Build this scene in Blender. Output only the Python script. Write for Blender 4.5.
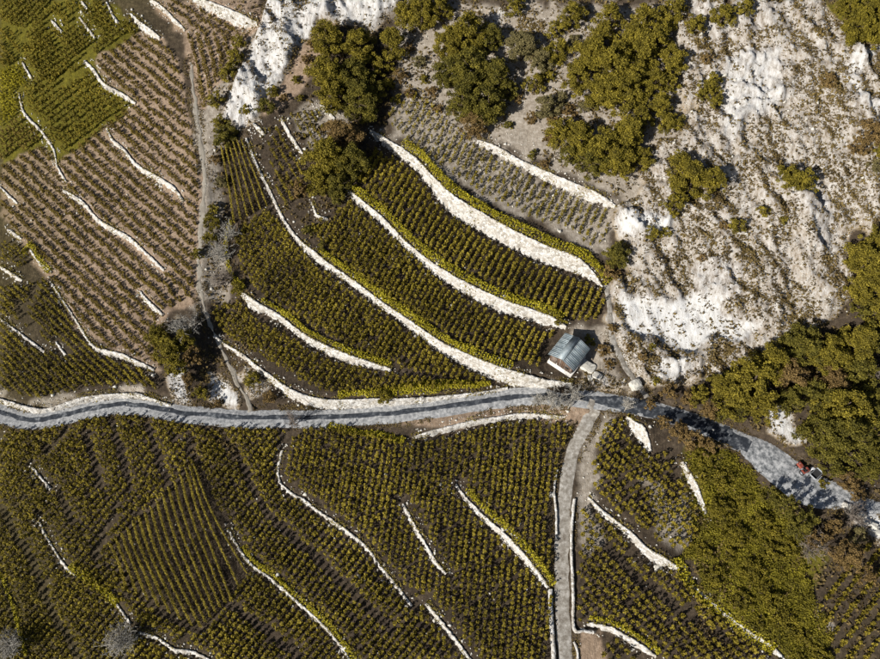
import bpy, bmesh, math, random
import numpy as np
from mathutils import Vector
for o in list(bpy.data.objects): bpy.data.objects.remove(o)
S = bpy.context.scene
C = S.collection
rng = np.random.default_rng(7); random.seed(7)

# ------------------------------------------------------------------ camera, sky, sun, exposure
PITCH = math.radians(30); HF = math.radians(60); DIST = 114.0
cam_d = bpy.data.cameras.new('camera'); cam = bpy.data.objects.new('camera', cam_d); C.objects.link(cam)
CAM = np.array([0, -DIST*math.sin(PITCH), DIST*math.cos(PITCH)])
cam.location = CAM; cam.rotation_euler = (PITCH, 0, 0)
cam_d.sensor_fit = 'HORIZONTAL'; cam_d.angle = HF; cam_d.clip_end = 6000
S.camera = cam
SUN_EL = math.radians(28); TRAVEL = math.radians(40)          # light travels towards the upper right of the picture
W = bpy.data.worlds.new('World'); S.world = W; W.use_nodes = True
nt = W.node_tree; bg = nt.nodes['Background']
sky = nt.nodes.new('ShaderNodeTexSky'); sky.sky_type = 'NISHITA'; sky.sun_disc = False
sky.sun_elevation = SUN_EL; sky.sun_rotation = math.radians(270) - TRAVEL
nt.links.new(sky.outputs[0], bg.inputs[0]); bg.inputs[1].default_value = 0.05
sl = bpy.data.lights.new('sun', 'SUN'); sl.energy = 5.0; sl.angle = math.radians(0.5); sl.color = (1, .955, .88)
so = bpy.data.objects.new('sun', sl); C.objects.link(so)
dvec = Vector((math.cos(SUN_EL)*math.cos(TRAVEL), math.cos(SUN_EL)*math.sin(TRAVEL), -math.sin(SUN_EL)))
so.rotation_euler = dvec.to_track_quat('-Z', 'Y').to_euler(); so.location = (-60, -60, 80)
S.render.engine = 'CYCLES'
S.view_settings.view_transform = 'Standard'; S.view_settings.look = 'None'
S.view_settings.exposure = 0.42; S.view_settings.gamma = 1

# ------------------------------------------------------------------ numeric helpers
def hash2(ix, iy, seed):
    h = (ix.astype(np.int64)*374761393 + iy.astype(np.int64)*668265263 + seed*1442695041) & 0xffffffff
    h = ((h ^ (h >> 13))*1274126177) & 0xffffffff
    return ((h ^ (h >> 16)) & 0xffff)/65535.0
def vnoise(x, y, seed=0):
    x = np.asarray(x, float); y = np.asarray(y, float)
    ix = np.floor(x); iy = np.floor(y); fx = x-ix; fy = y-iy
    fx = fx*fx*(3-2*fx); fy = fy*fy*(3-2*fy)
    a = hash2(ix, iy, seed); b = hash2(ix+1, iy, seed); c = hash2(ix, iy+1, seed); d = hash2(ix+1, iy+1, seed)
    return (a*(1-fx)+b*fx)*(1-fy) + (c*(1-fx)+d*fx)*fy
def fbm(x, y, seed=0, oct=4):
    s = 0; a = 1; t = 0
    for k in range(oct):
        s = s + a*vnoise(x, y, seed+k*17); t += a; a *= .5; x = x*2.03+7.1; y = y*2.03+3.7
    return s/t
def sstep(a, b, x):
    t = np.clip((x-a)/(b-a), 0, 1); return t*t*(3-2*t)
def softplus(s, k=4.0):
    return k*np.logaddexp(0, s/k)

# ------------------------------------------------------------------ the hillside before terracing
def z0(x, y):
    p = 0.10*x + 0.27*y
    cl = 0.30*softplus((x-26)*0.75+(y-2)*0.6) * sstep(-25, 15, y)              # the rock slope on the right gets steeper
    top = 0.10*softplus(y-30)
    rib = 1.6*np.exp(-(((x+22)*0.80-(y-45)*0.60)/7.0)**2)*sstep(20, 34, y)     # pale rock rib at the top
    rav = -1.3*np.exp(-((x+34.5-0.10*(y-15)*-1*0.2)/2.6)**2)*sstep(-18, -6, y)*(1-sstep(30, 40, y))  # the gully
    z = p+cl+top+rib+rav
    return 60*np.tanh(z/60)
cp, sp = math.cos(PITCH), math.sin(PITCH); TH = math.tan(HF/2)
def unproj(px, py, lift=0.0):
    """plan position of the ground seen at a point of the picture (lift: height above the ground)"""
    px = np.atleast_1d(np.asarray(px, float)); py = np.atleast_1d(np.asarray(py, float))
    u = (px-440)/440*TH; v = -(py-329.5)/440*TH
    d = np.stack([u, v*cp+sp, v*sp-cp], -1)
    t = np.full(px.shape, 110.0)
    for _ in range(60):
        P = CAM+d*t[:, None]
        e = P[:, 2]-(z0(P[:, 0], P[:, 1])+lift)
        t = t+0.75*e
    P = CAM+d*t[:, None]
    return P[:, :2]
def pl(pts, lift=0.0):
    a = np.array([p[:2] for p in pts], float)
    return unproj(a[:, 0], a[:, 1], lift)
def resample(P, step, extra=None):
    """smooth (Catmull-Rom) resampling of a plan polyline"""
    P = np.asarray(P, float); n = len(P); out = []; ex = []
    for i in range(n-1):
        p0 = P[max(i-1, 0)]; p1 = P[i]; p2 = P[i+1]; p3 = P[min(i+2, n-1)]
        L = np.linalg.norm(p2-p1); k = max(1, int(round(L/step)))
        for j in range(k):
            t = j/k
            out.append(.5*((2*p1)+(-p0+p2)*t+(2*p0-5*p1+4*p2-p3)*t*t+(-p0+3*p1-3*p2+p3)*t**3))
            if extra is not None: ex.append(extra[i]*(1-t)+extra[i+1]*t)
    out.append(P[-1])
    if extra is not None: ex.append(extra[-1]); return np.array(out), np.array(ex)
    return np.array(out)
def normals2(P):
    T = np.gradient(P, axis=0); T /= np.linalg.norm(T, axis=1)[:, None]+1e-9
    return np.stack([-T[:, 1], T[:, 0]], -1)          # left of the direction of travel
def inpoly(x, y, poly):
    r = np.zeros(x.shape, bool); n = len(poly); j = n-1
    for i in range(n):
        xi, yi = poly[i]; xj, yj = poly[j]
        c = ((yi > y) != (yj > y)) & (x < (xj-xi)*(y-yi)/(yj-yi+1e-12)+xi)
        r ^= c; j = i
    return r
def segdist(x, y, P):
    """distance, side (+ left) and index along P for arrays of points"""
    best = np.full(x.shape, 1e9); side = np.ones(x.shape); tt = np.zeros(x.shape)
    for i in range(len(P)-1):
        a = P[i]; b = P[i+1]; d = b-a; L2 = d@d+1e-12
        t = np.clip(((x-a[0])*d[0]+(y-a[1])*d[1])/L2, 0, 1)
        ex = x-a[0]-t*d[0]; ey = y-a[1]-t*d[1]; q = ex*ex+ey*ey
        m = q < best
        best = np.where(m, q, best); side = np.where(m, np.sign(d[0]*ey-d[1]*ex+1e-12), side); tt = np.where(m, i+t, tt)
    return np.sqrt(best), side, tt

# ------------------------------------------------------------------ mesh helpers
def mk_mesh(name, V, F, mat=None, smooth=False):
    """F: int array (n,3) or (n,4), or a list of such arrays"""
    if not isinstance(F, list): F = [F]
    F = [np.asarray(f, np.int32) for f in F if len(f)]
    me = bpy.data.meshes.new(name); V = np.asarray(V, np.float32)
    me.vertices.add(len(V)); me.vertices.foreach_set('co', V.ravel())
    nl = sum(f.size for f in F); npoly = sum(len(f) for f in F)
    me.loops.add(nl); me.polygons.add(npoly)
    me.loops.foreach_set('vertex_index', np.concatenate([f.ravel() for f in F]))
    tot = np.concatenate([np.full(len(f), f.shape[1], np.int32) for f in F])
    st = np.concatenate([[0], np.cumsum(tot)[:-1]]).astype(np.int32)
    me.polygons.foreach_set('loop_start', st)
    me.polygons.foreach_set('loop_total', tot)
    if smooth: me.polygons.foreach_set('use_smooth', np.ones(npoly, bool))
    me.update(calc_edges=True); me.validate()
    if mat: me.materials.append(mat)
    return me
def link(name, data, parent=None, loc=None):
    o = bpy.data.objects.new(name, data); C.objects.link(o)
    if parent: o.parent = parent
    if loc is not None: o.location = loc
    return o
def tag(o, label=None, cat=None, group=None, kind=None):
    if label: o['label'] = label
    if cat: o['category'] = cat
    if group: o['group'] = group
    if kind: o['kind'] = kind
    return o
def leaf_quads(cen, size, up=0.35, r=None, flat=1.0):
    """one randomly turned leaf-clump face at each centre"""
    r = r or rng; n = len(cen)
    nrm = r.normal(size=(n, 3)); nrm[:, 2] = np.abs(nrm[:, 2])+up; nrm /= np.linalg.norm(nrm, axis=1)[:, None]
    a = np.cross(nrm, r.normal(size=(n, 3))); a /= np.linalg.norm(a, axis=1)[:, None]+1e-9
    b = np.cross(nrm, a); s = (size*np.ones(n))[:, None]*.5
    asp = r.uniform(.55, 1.0, (n, 1))
    V = np.stack([cen-a*s, cen-b*s*asp*flat, cen+a*s, cen+b*s*asp*flat], 1).reshape(-1, 3)
    return V, np.arange(4*n).reshape(-1, 4)
class MB:
    """collects shapes into one mesh"""
    def __init__(s): s.V = []; s.Q = []; s.T = []; s.n = 0
    def add(s, V, Q=None, T=None):
        if Q is not None and len(Q): s.Q.append(np.asarray(Q)+s.n)
        if T is not None and len(T): s.T.append(np.asarray(T)+s.n)
        s.V.append(np.asarray(V, float)); s.n += len(V); return s
    def box(s, c, d, rz=0, tilt=None):
        x, y, z = [q/2 for q in d]
        V = np.array([[-x,-y,-z],[x,-y,-z],[x,y,-z],[-x,y,-z],[-x,-y,z],[x,-y,z],[x,y,z],[-x,y,z]])
        if tilt is not None:
            ax, an = tilt; ca, sa = math.cos(an), math.sin(an)
            if ax == 'x': V = V@np.array([[1,0,0],[0,ca,-sa],[0,sa,ca]]).T
            else: V = V@np.array([[ca,0,sa],[0,1,0],[-sa,0,ca]]).T
        ca, sa = math.cos(rz), math.sin(rz); V = V@np.array([[ca,-sa,0],[sa,ca,0],[0,0,1]]).T+np.array(c)
        return s.add(V, [[0,3,2,1],[4,5,6,7],[0,1,5,4],[1,2,6,5],[2,3,7,6],[3,0,4,7]])
    def tube(s, pts, rad, n=6):
        pts = np.asarray(pts, float); rad = np.asarray(rad, float)*np.ones(len(pts))
        T = np.gradient(pts, axis=0); T /= np.linalg.norm(T, axis=1)[:, None]+1e-9
        ref = np.array([0, 0, 1.0]) if abs(T[0, 2]) < .9 else np.array([1.0, 0, 0])
        A = np.cross(T, ref); A /= np.linalg.norm(A, axis=1)[:, None]+1e-9; B = np.cross(T, A)
        an = np.linspace(0, 2*math.pi, n, endpoint=False)
        V = (pts[:, None]+rad[:, None, None]*(A[:, None]*np.cos(an)[None, :, None]+B[:, None]*np.sin(an)[None, :, None])).reshape(-1, 3)
        Q = []
        for i in range(len(pts)-1):
            for j in range(n): Q.append([i*n+j, i*n+(j+1)%n, (i+1)*n+(j+1)%n, (i+1)*n+j])
        Tc = [[(len(pts)-1)*n, (len(pts)-1)*n+j, (len(pts)-1)*n+j+1] for j in range(1, n-1)]+[[0, j+1, j] for j in range(1, n-1)]
        return s.add(V, Q, Tc)
    def mesh(s, name, mat=None, smooth=False):
        F = []
        if s.Q: F.append(np.concatenate(s.Q))
        if s.T: F.append(np.concatenate(s.T))
        return mk_mesh(name, np.concatenate(s.V), F, mat, smooth)

# ------------------------------------------------------------------ materials
def nmat(name, rough=.9):
    m = bpy.data.materials.new(name); m.use_nodes = True
    b = m.node_tree.nodes['Principled BSDF']; b.inputs['Roughness'].default_value = rough
    b.inputs['Specular IOR Level'].default_value = .2
    return m, m.node_tree, b
def N(t, k, **kw):
    n = t.nodes.new(k)
    for a, v in kw.items(): setattr(n, a, v)
    return n
def noise(t, scale, detail=4, rough=.6, vec=None):
    n = N(t, 'ShaderNodeTexNoise'); n.inputs['Scale'].default_value = scale
    n.inputs['Detail'].default_value = detail; n.inputs['Roughness'].default_value = rough
    if vec is None: vec = N(t, 'ShaderNodeNewGeometry').outputs['Position']
    t.links.new(vec, n.inputs['Vector']); return n.outputs['Fac']
def ramp(t, fac, stops):
    r = N(t, 'ShaderNodeValToRGB'); e = r.color_ramp.elements
    while len(e) < len(stops): e.new(.5)
    for q, (p, c) in zip(e, stops): q.position = p; q.color = (*c, 1) if len(c) == 3 else c
    t.links.new(fac, r.inputs[0]); return r.outputs[0]
def mix(t, fac, a, b, blend='MIX'):
    n = N(t, 'ShaderNodeMix', data_type='RGBA', blend_type=blend)
    for s, v in ((n.inputs[0], fac), (n.inputs[6], a), (n.inputs[7], b)):
        if hasattr(v, 'is_linked'): t.links.new(v, s)
        elif isinstance(v, (int, float)): s.default_value = v
        else: s.default_value = (*v, 1)
    return n.outputs[2]
def math_(t, op, a, b=0.0, clamp=False):
    n = N(t, 'ShaderNodeMath', operation=op, use_clamp=clamp)
    for s, v in ((n.inputs[0], a), (n.inputs[1], b)):
        if hasattr(v, 'is_linked'): t.links.new(v, s)
        else: s.default_value = v
    return n.outputs[0]
def bump(t, b, h, strength=.5, dist=.1):
    n = N(t, 'ShaderNodeBump'); n.inputs['Strength'].default_value = strength; n.inputs['Distance'].default_value = dist
    t.links.new(h, n.inputs['Height']); t.links.new(n.outputs[0], b.inputs['Normal'])
def foliage(name, dark, mid, light, trans=.12, s1=.35, s2=5.0):
    m, t, b = nmat(name, .75)
    n1 = noise(t, s1, 3); n2 = noise(t, s2, 2)
    f = math_(t, 'ADD', math_(t, 'MULTIPLY', n1, .5), math_(t, 'MULTIPLY', n2, .5))
    c = ramp(t, f, [(.36, dark), (.5, mid), (.64, light)])
    t.links.new(c, b.inputs['Base Color'])
    tr = N(t, 'ShaderNodeBsdfTranslucent'); t.links.new(c, tr.inputs[0])
    mx = N(t, 'ShaderNodeMixShader'); mx.inputs[0].default_value = trans
    t.links.new(b.outputs[0], mx.inputs[1]); t.links.new(tr.outputs[0], mx.inputs[2])
    t.links.new(mx.outputs[0], t.nodes['Material Output'].inputs[0])
    return m
def plain(name, stops, scale=2.0, rough=.9, bumpd=.03, bs=8, metal=0, detail=5):
    m, t, b = nmat(name, rough); b.inputs['Metallic'].default_value = metal
    t.links.new(ramp(t, noise(t, scale, detail, .65), stops), b.inputs['Base Color'])
    if bumpd: bump(t, b, noise(t, bs, 4), .7, bumpd)
    return m
M = {}
M['vine'] = foliage('vine_leaves', (.082, .064, .009), (.180, .140, .014), (.315, .247, .030), s1=.11, s2=1.8)
M['vine_brown'] = foliage('browning_vine_leaves', (.085, .058, .012), (.155, .110, .020), (.24, .175, .032))
M['hedge'] = foliage('hedge_leaves', (.19, .160, .010), (.31, .265, .015), (.42, .36, .03))
M['pine'] = foliage('pine_needles', (.064, .054, .009), (.168, .136, .016), (.33, .264, .032), s1=.8)
M['pine_dark'] = foliage('dark_needles', (.045, .042, .009), (.115, .100, .015), (.24, .20, .03), s1=.8)
M['leaf_pale'] = foliage('pale_leaves', (.10, .085, .035), (.16, .135, .055), (.24, .20, .085), s1=.6)
M['leaf_bright'] = foliage('bright_leaves', (.065, .054, .008), (.150, .122, .013), (.26, .210, .022), s1=.7)
M['scrub'] = foliage('low_scrub', (.065, .056, .008), (.150, .127, .012), (.26, .222, .020), s1=.3, s2=2.5)
M['leaf_brown'] = foliage('brown_leaves', (.09, .060, .024), (.18, .118, .042), (.28, .19, .07), s1=.6)
M['tuft'] = foliage('dry_scrub', (.06, .042, .018), (.125, .088, .032), (.21, .155, .055), s1=.25, trans=.1)
M['weeds'] = foliage('weeds', (.10, .075, .016), (.19, .15, .025), (.29, .235, .05), s1=.3)
M['bark'] = plain('bark', [(.3, (.05, .037, .025)), (.7, (.12, .09, .065))], 6)
M['bare'] = plain('bare_twigs', [(.3, (.27, .25, .215)), (.7, (.42, .40, .36))], 3, bumpd=0)
M['bare_dark'] = plain('dark_bare_twigs', [(.3, (.13, .11, .09)), (.7, (.24, .20, .17))], 3, bumpd=0)
def wall_material():
    m, t, b = nmat('dry_stone', .95)
    g = N(t, 'ShaderNodeNewGeometry').outputs['Position']
    v = N(t, 'ShaderNodeTexVoronoi'); v.inputs['Scale'].default_value = 2.5; t.links.new(g, v.inputs['Vector'])
    ve = N(t, 'ShaderNodeTexVoronoi', feature='DISTANCE_TO_EDGE'); ve.inputs['Scale'].default_value = 2.5; t.links.new(g, ve.inputs['Vector'])
    hsv = N(t, 'ShaderNodeSeparateColor'); t.links.new(v.outputs['Color'], hsv.inputs[0])
    c = ramp(t, hsv.outputs[0], [(0, (.28, .26, .23)), (.35, (.46, .445, .42)), (1, (.62, .61, .59))])
    joint = math_(t, 'LESS_THAN', ve.outputs['Distance'], .035)
    c = mix(t, math_(t, 'MULTIPLY', joint, .75), c, (.16, .13, .09))
    st = ramp(t, noise(t, .9, 5), [(.47, (0, 0, 0)), (.66, (1, 1, 1))])
    c = mix(t, math_(t, 'MULTIPLY', st, .42), c, (.31, .26, .19))
    t.links.new(c, b.inputs['Base Color']); bump(t, b, ve.outputs['Distance'], .8, .08)
    return m
M['wall'] = wall_material()
M['stone'] = plain('pale_stone', [(.3, (.40, .38, .33)), (.6, (.55, .53, .48)), (.8, (.65, .63, .58))], 2.5, bumpd=.06, bs=5)
M['asphalt'] = plain('asphalt', [(.34, (.016, .019, .026)), (.52, (.042, .048, .058)), (.60, (.10, .108, .12)), (.70, (.28, .29, .30))], 1.1, .85, .01, 20)
M['road'] = plain('worn_road_concrete', [(.34, (.16, .163, .168)), (.46, (.25, .255, .262)), (.54, (.33, .333, .336)), (.66, (.46, .46, .46))], 2.2, .9, .04, 9, detail=9)
M['track'] = plain('gravel_track', [(.3, (.12, .10, .08)), (.5, (.25, .23, .20)), (.68, (.42, .40, .37))], 1.6, .95, .05, 7, detail=8)
M['path'] = plain('beaten_path', [(.25, (.20, .175, .14)), (.75, (.36, .33, .28))], .8, .95, .03, 9)
M['yard'] = plain('gravel_yard', [(.36, (.10, .108, .115)), (.48, (.26, .267, .275)), (.58, (.44, .443, .446)), (.68, (.56, .56, .56))], 1.7, .95, .06, 6, detail=8)
M['soil_bank'] = plain('earth_bank', [(.3, (.10, .07, .045)), (.7, (.22, .16, .10))], 1, bumpd=.05)

# ------------------------------------------------------------------ tracing tables (points of the photograph, strip width in px)
WALLS = [
 # terraces in the middle
 ('long white dry-stone terrace wall running from the trellised plot down to the road', [(246,138,2),(257,165,3),(266,183,3),(274,200,3),(285,222,4),(300,242,5),(318,258,8),(332,268,5),(346,278,6),(360,288,6),(382,305,6),(412,325,7),(440,346,9),(465,359,11),(490,370,12),(515,378,12),(545,383,8),(572,386,4)]),
 ('white terrace wall ending just above the hut roof', [(347,189,5),(360,202,6),(380,218,6),(405,243,6),(427,262,7),(440,272,8),(465,287,9),(502,305,10),(540,317,9),(566,328,6)]),
 ('broadest white terrace wall, second below the scree, curving to the rock', [(370,131,5),(392,147,7),(415,163,8),(428,178,9),(440,192,11),(455,206,13),(485,224,13),(515,240,12),(545,254,12),(575,265,11),(592,276,6),(603,287,4)]),
 ('topmost pale terrace wall below the dark pines and scree', [(477,142,4),(500,153,5),(520,165,5),(540,174,6),(565,186,7),(590,196,7),(615,208,5)]),
 ('white wall with a broad rubble head beside the gully', [(240,292,6),(252,303,11),(265,310,7),(280,318,6),(295,330,6),(310,341,7),(330,351,8),(355,361,8),(375,366,5),(392,370,3)]),
 ('white wall along the upper side of the road, below the lowest middle plot', [(214,336,2),(225,344,3),(245,357,4),(258,368,5),(270,377,7),(292,393,9),(320,402,9),(350,402,8),(375,401,8),(400,400,7),(440,396,6),(480,390,4),(508,385,3)]),
 ('short white wall just left of the trellised plot top', [(254,125,4),(265,135,4)]),
 ('short steep white wall in the grey plot below the rock rib', [(281,119,5),(291,137,5),(304,156,4)]),
 ('short white wall at the foot of the pine clump', [(321,106,4),(335,120,4)]),
 ('tiny hooked wall left of the second terrace', [(312,203,3),(318,217,3),(328,219,3)]),
 # upper left
 ('crooked pale wall beside the green plot in the upper left', [(85,61,4),(95,72,4),(105,86,5),(120,94,4),(136,104,4)]),
 ('pale wall crossing the striped rows, right of the middle', [(107,128,3),(113,141,3),(124,150,3),(137,166,4),(150,174,4),(163,182,5),(175,190,4),(184,202,4)]),
 ('thin wall stepping down beside the bright grassy plot', [(19,93,2),(25,114,2),(41,131,3),(54,150,2),(57,165,3),(67,183,3)]),
 ('long white wall in the middle of the striped rows', [(63,190,4),(85,205,5),(100,222,5),(130,239,5),(143,251,4),(165,271,3)]),
 ('narrow zigzag wall near the top edge', [(107,3,3),(115,19,3),(120,24,3)]),
 ('short broad white wall at the head of the striped rows', [(131,14,3),(140,24,6),(160,38,6)]),
 ('pale wall touching the top edge left of the gully path', [(151,1,5),(165,12,4),(185,30,3)]),
 ('bright white wall under the top edge beside the rock rib', [(193,1,5),(205,5,7),(220,11,8),(240,20,9),(258,24,6)]),
 ('short pale wall in the small green plots, upper left corner', [(52,21,4),(62,32,4)]),
 ('thin short wall right of the upper left corner plots', [(80,18,2.5),(95,38,2.5)]),
 ('tiny white wall at the top edge, upper left', [(82,2,4),(88,10,4)]),
 ('short wall above the bright grassy plot', [(22,62,3.5),(33,80,3.5)]),
 ('short wall at the left edge in the striped rows', [(0,187,3),(18,204,3)]),
 ('stubby white wall above the small square plot at the left edge', [(8,230,6),(22,239,5)]),
 ('stubby wall right of the small square plot at the left edge', [(31,251,5),(40,263,4),(52,273,4)]),
 ('pale wall under the small square plot at the left edge', [(0,267,5),(22,280,5)]),
 ('winding pale wall between the striped rows and the left dark plot', [(51,282,2),(60,296,3),(72,314,3),(83,331,4),(92,345,4),(103,352,6),(120,356,6),(138,364,6),(155,371,4)]),
 ('white wall at the lower end of the striped rows', [(140,292,6),(150,304,6),(164,316,6)]),
 ('thin wall inside the left dark plot near the edge', [(0,319,3),(15,330,3),(45,352,3)]),
 ('tiny wall in the middle of the left dark plot', [(56,342,2.5),(66,355,2.5)]),
 ('pale wall along the upper side of the road at the left edge', [(-8,397,5),(0,400,5),(32,409,6),(50,408,6),(82,399,6),(115,394,6),(140,395,6),(170,404,3)]),
 # below the road
 ('long thin wall curving down the middle of the lower vineyard', [(282,450,2),(278,472,2.5),(281,484,3),(292,494,3),(306,502,4),(320,513,4),(342,528,5),(367,548,4),(380,566,3),(395,584,3),(412,606,2)]),
 ('thin pale wall right of the trellised rows at the bottom', [(228,529,2),(238,547,3),(252,565,3),(270,578,4),(292,597,5),(312,615,5),(328,630,4),(345,652,3),(352,664,3)]),
 ('short straight white wall in the lower vineyard, upper of two in line', [(403,504,5),(417,531,6),(437,564,6),(446,574,4)]),
 ('straight white wall at the bottom edge, lower of two in line', [(426,603,6),(440,621,7),(454,638,6),(472,662,5)]),
 ('straight white wall running down to the gravel side track', [(456,484,4),(464,497,4),(482,516,5),(502,534,7),(522,555,8),(537,573,7),(549,588,4)]),
 ('rough pale rubble wall below the road bank', [(412,437,4),(438,430,5),(470,422,5),(490,418,5),(525,414,5),(565,417,3)]),
 ('white rocky wall right of the road junction', [(626,418,7),(640,431,11),(651,452,9)]),
 ('short wall between the road plot and the green scrub', [(682,462,6),(690,478,7),(698,494,6),(706,514,4)]),
 ('white wall broadening to the right, between two plots right of the side track', [(588,497,3),(602,512,4),(618,524,4),(632,536,5),(645,550,7),(660,560,10),(678,568,7)]),
 ('white wall at the bottom edge right of the side track', [(587,623,4),(610,629,6),(627,638,6),(640,646,6),(656,657,5)]),
 ('low wall half hidden along the lower edge of the green scrub', [(692,585,2),(722,612,2),(748,632,4),(770,646,3),(786,662,4)]),
 ('thin pale wall left of the trellised rows at the bottom', [(39,521,2),(51,544,2.5),(67,568,3.5),(78,577,3)]),
 ('thin wall below the overgrown bank, bottom left', [(112,598,2),(120,608,3),(131,624,3)]),
 ('ragged white wall at the bottom edge near the bare tree', [(139,633,6),(160,639,6),(175,650,7),(192,652,6),(210,660,5)]),
 ('thin short wall under the road at the left', [(32,467,3),(51,489,3)]),
]
ROAD = [(-60,392),(-30,402),(0,413),(28,420),(52,417),(85,409),(118,404),(148,407),(180,413),(217,418),(250,418),(285,417),(320,416),(360,414),(400,411),(440,406),(480,400),(512,395),(540,394),(570,396),(600,400),(640,408),(670,416),(700,425),(730,437),(758,452),(785,473),(812,489),(845,498),(885,510),(940,524)]
SIDE = [(597,401),(593,410),(586,425),(573,450),(567,480),(564,510),(562,545),(562,590),(564,630),(566,665),(568,720)]
GULLY = [(190,60),(196,110),(203,160),(204,200),(200,240),(199,272),(202,300),(210,325),(222,350),(234,375),(246,400),(251,411)]
ROCKP = [(607,285),(609,310),(612,341),(617,352),(624,366),(633,378),(646,399)]
YARD = [(728,438),(742,434),(765,441),(788,456),(806,478),(812,492),(798,500),(780,493),(760,478),(742,462),(726,447)]
ROCKPOLY = [  # (polygon, amount)
 ([(268,2),(405,2),(395,18),(368,32),(345,22),(318,22),(300,46),(284,78),(264,104),(258,122),(240,130),(222,118),(228,95),(245,60),(260,28)], 1.12),
 ([(668,2),(825,2),(850,40),(880,60),(880,240),(850,232),(850,300),(800,345),(720,385),(650,392),(622,360),(606,330),(606,285),(630,262),(612,212),(640,190),(655,150),(690,120),(680,80)], .78),
 ([(614,302),(640,298),(664,306),(690,296),(724,302),(716,316),(742,322),(758,330),(736,346),(706,340),(690,358),(672,350),(650,340),(628,338)], 1.2),([(652,366),(676,360),(694,372),(672,386),(654,384)], 1.15),
 ([(900,40),(868,44),(848,62),(841,84),(848,104),(866,116),(900,114),(900,104),(872,104),(858,94),(855,78),(864,64),(880,56),(900,54)], 1.1),([(612,222),(640,215),(672,222),(668,240),(620,242)], 1.2),
 ([(724,62),(775,52),(785,105),(740,128),(728,150),(716,140)], 1.1),([(668,2),(730,2),(780,2),(770,40),(735,40),(700,55)], .9),
 ([(690,260),(740,270),(735,300),(690,300)], 1.0),
 ([(788,190),(820,190),(845,255),(810,250)], .95),
 ([(492,5),(505,2),(500,60),(486,58)], .9),([(520,18),(545,15),(505,60),(492,60)], .85),
 ([(166,374),(188,366),(186,385),(192,406),(176,402)], 1.2),
 ([(206,372),(216,372),(240,400),(236,408),(208,400)], 1.2),
 ([(240,362),(268,384),(262,400),(244,398)], .75),
 ([(840,498),(888,515),(888,548),(856,528)], 1.2),
 ([(793,580),(812,596),(832,625),(820,628),(796,605)], .75),
 ([(765,408),(785,405),(806,438),(795,446),(768,428)], 1.2),
 ([(580,360),(600,368),(628,395),(600,388),(578,378)], .9),
 ([(225,375),(232,372),(240,388),(232,388)], .9),
 ([(172,320),(186,325),(196,360),(180,372)], .4),
]
SCREE = [[(578,470),(592,422),(612,414),(600,450),(592,495),(598,545),(582,560)],[(640,470),(690,505),(700,535),(680,550),(650,520)],[(395,2),(700,2),(690,120),(650,200),(615,205),(480,135),(400,90)],[(190,30),(240,20),(262,20),(222,110),(218,145),(222,215),(222,260),(230,300),(212,300),(190,310),(200,160)],[(575,330),(606,330),(625,395),(580,388)],[(496,142),(515,103),(535,95),(546,112),(540,150),(525,168)],[(555,2),(668,2),(690,30),(640,45),(600,40),(575,30),(560,45)],[(400,2),(500,2),(520,60),(450,60),(410,70)],
 [(385,130),(395,95),(420,95),(470,138),(520,168),(614,212),(607,262),(590,255),(565,238),(530,222),(480,202),(440,172),(410,150)],
 [(285,112),(330,100),(345,125),(330,150),(305,140)],
 [(0,412),(0,395),(35,405),(85,394),(140,390),(190,405),(190,410),(120,400),(50,414)],
 [(640,190),(690,160),(740,220),(690,240),(640,260)]]
TAN = [[(318,22),(335,22),(318,66),(300,95),(278,110),(262,118),(285,75),(300,45)],[(96,60),(138,29),(165,40),(178,62),(190,120),(200,165),(200,300),(165,320),(150,330),(160,372),(85,335),(50,280),(0,215),(0,165),(45,142),(62,160),(125,108),(136,103),(105,86)],
 [(150,0),(262,0),(262,28),(240,40),(205,112),(196,108),(182,40)], [(400,420),(440,412),(500,400),(570,402),(590,410),(575,425),(520,412),(440,428)],[(577,632),(600,634),(610,665),(577,665)]]
GREEN = [[(0,0),(108,0),(138,29),(96,60),(105,86),(136,103),(62,160),(45,142),(0,165)],
 [(680,450),(730,470),(790,500),(830,560),(800,600),(840,665),(790,665),(700,590),(690,540)],[(820,0),(885,0),(885,50),(850,40)]]

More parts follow.
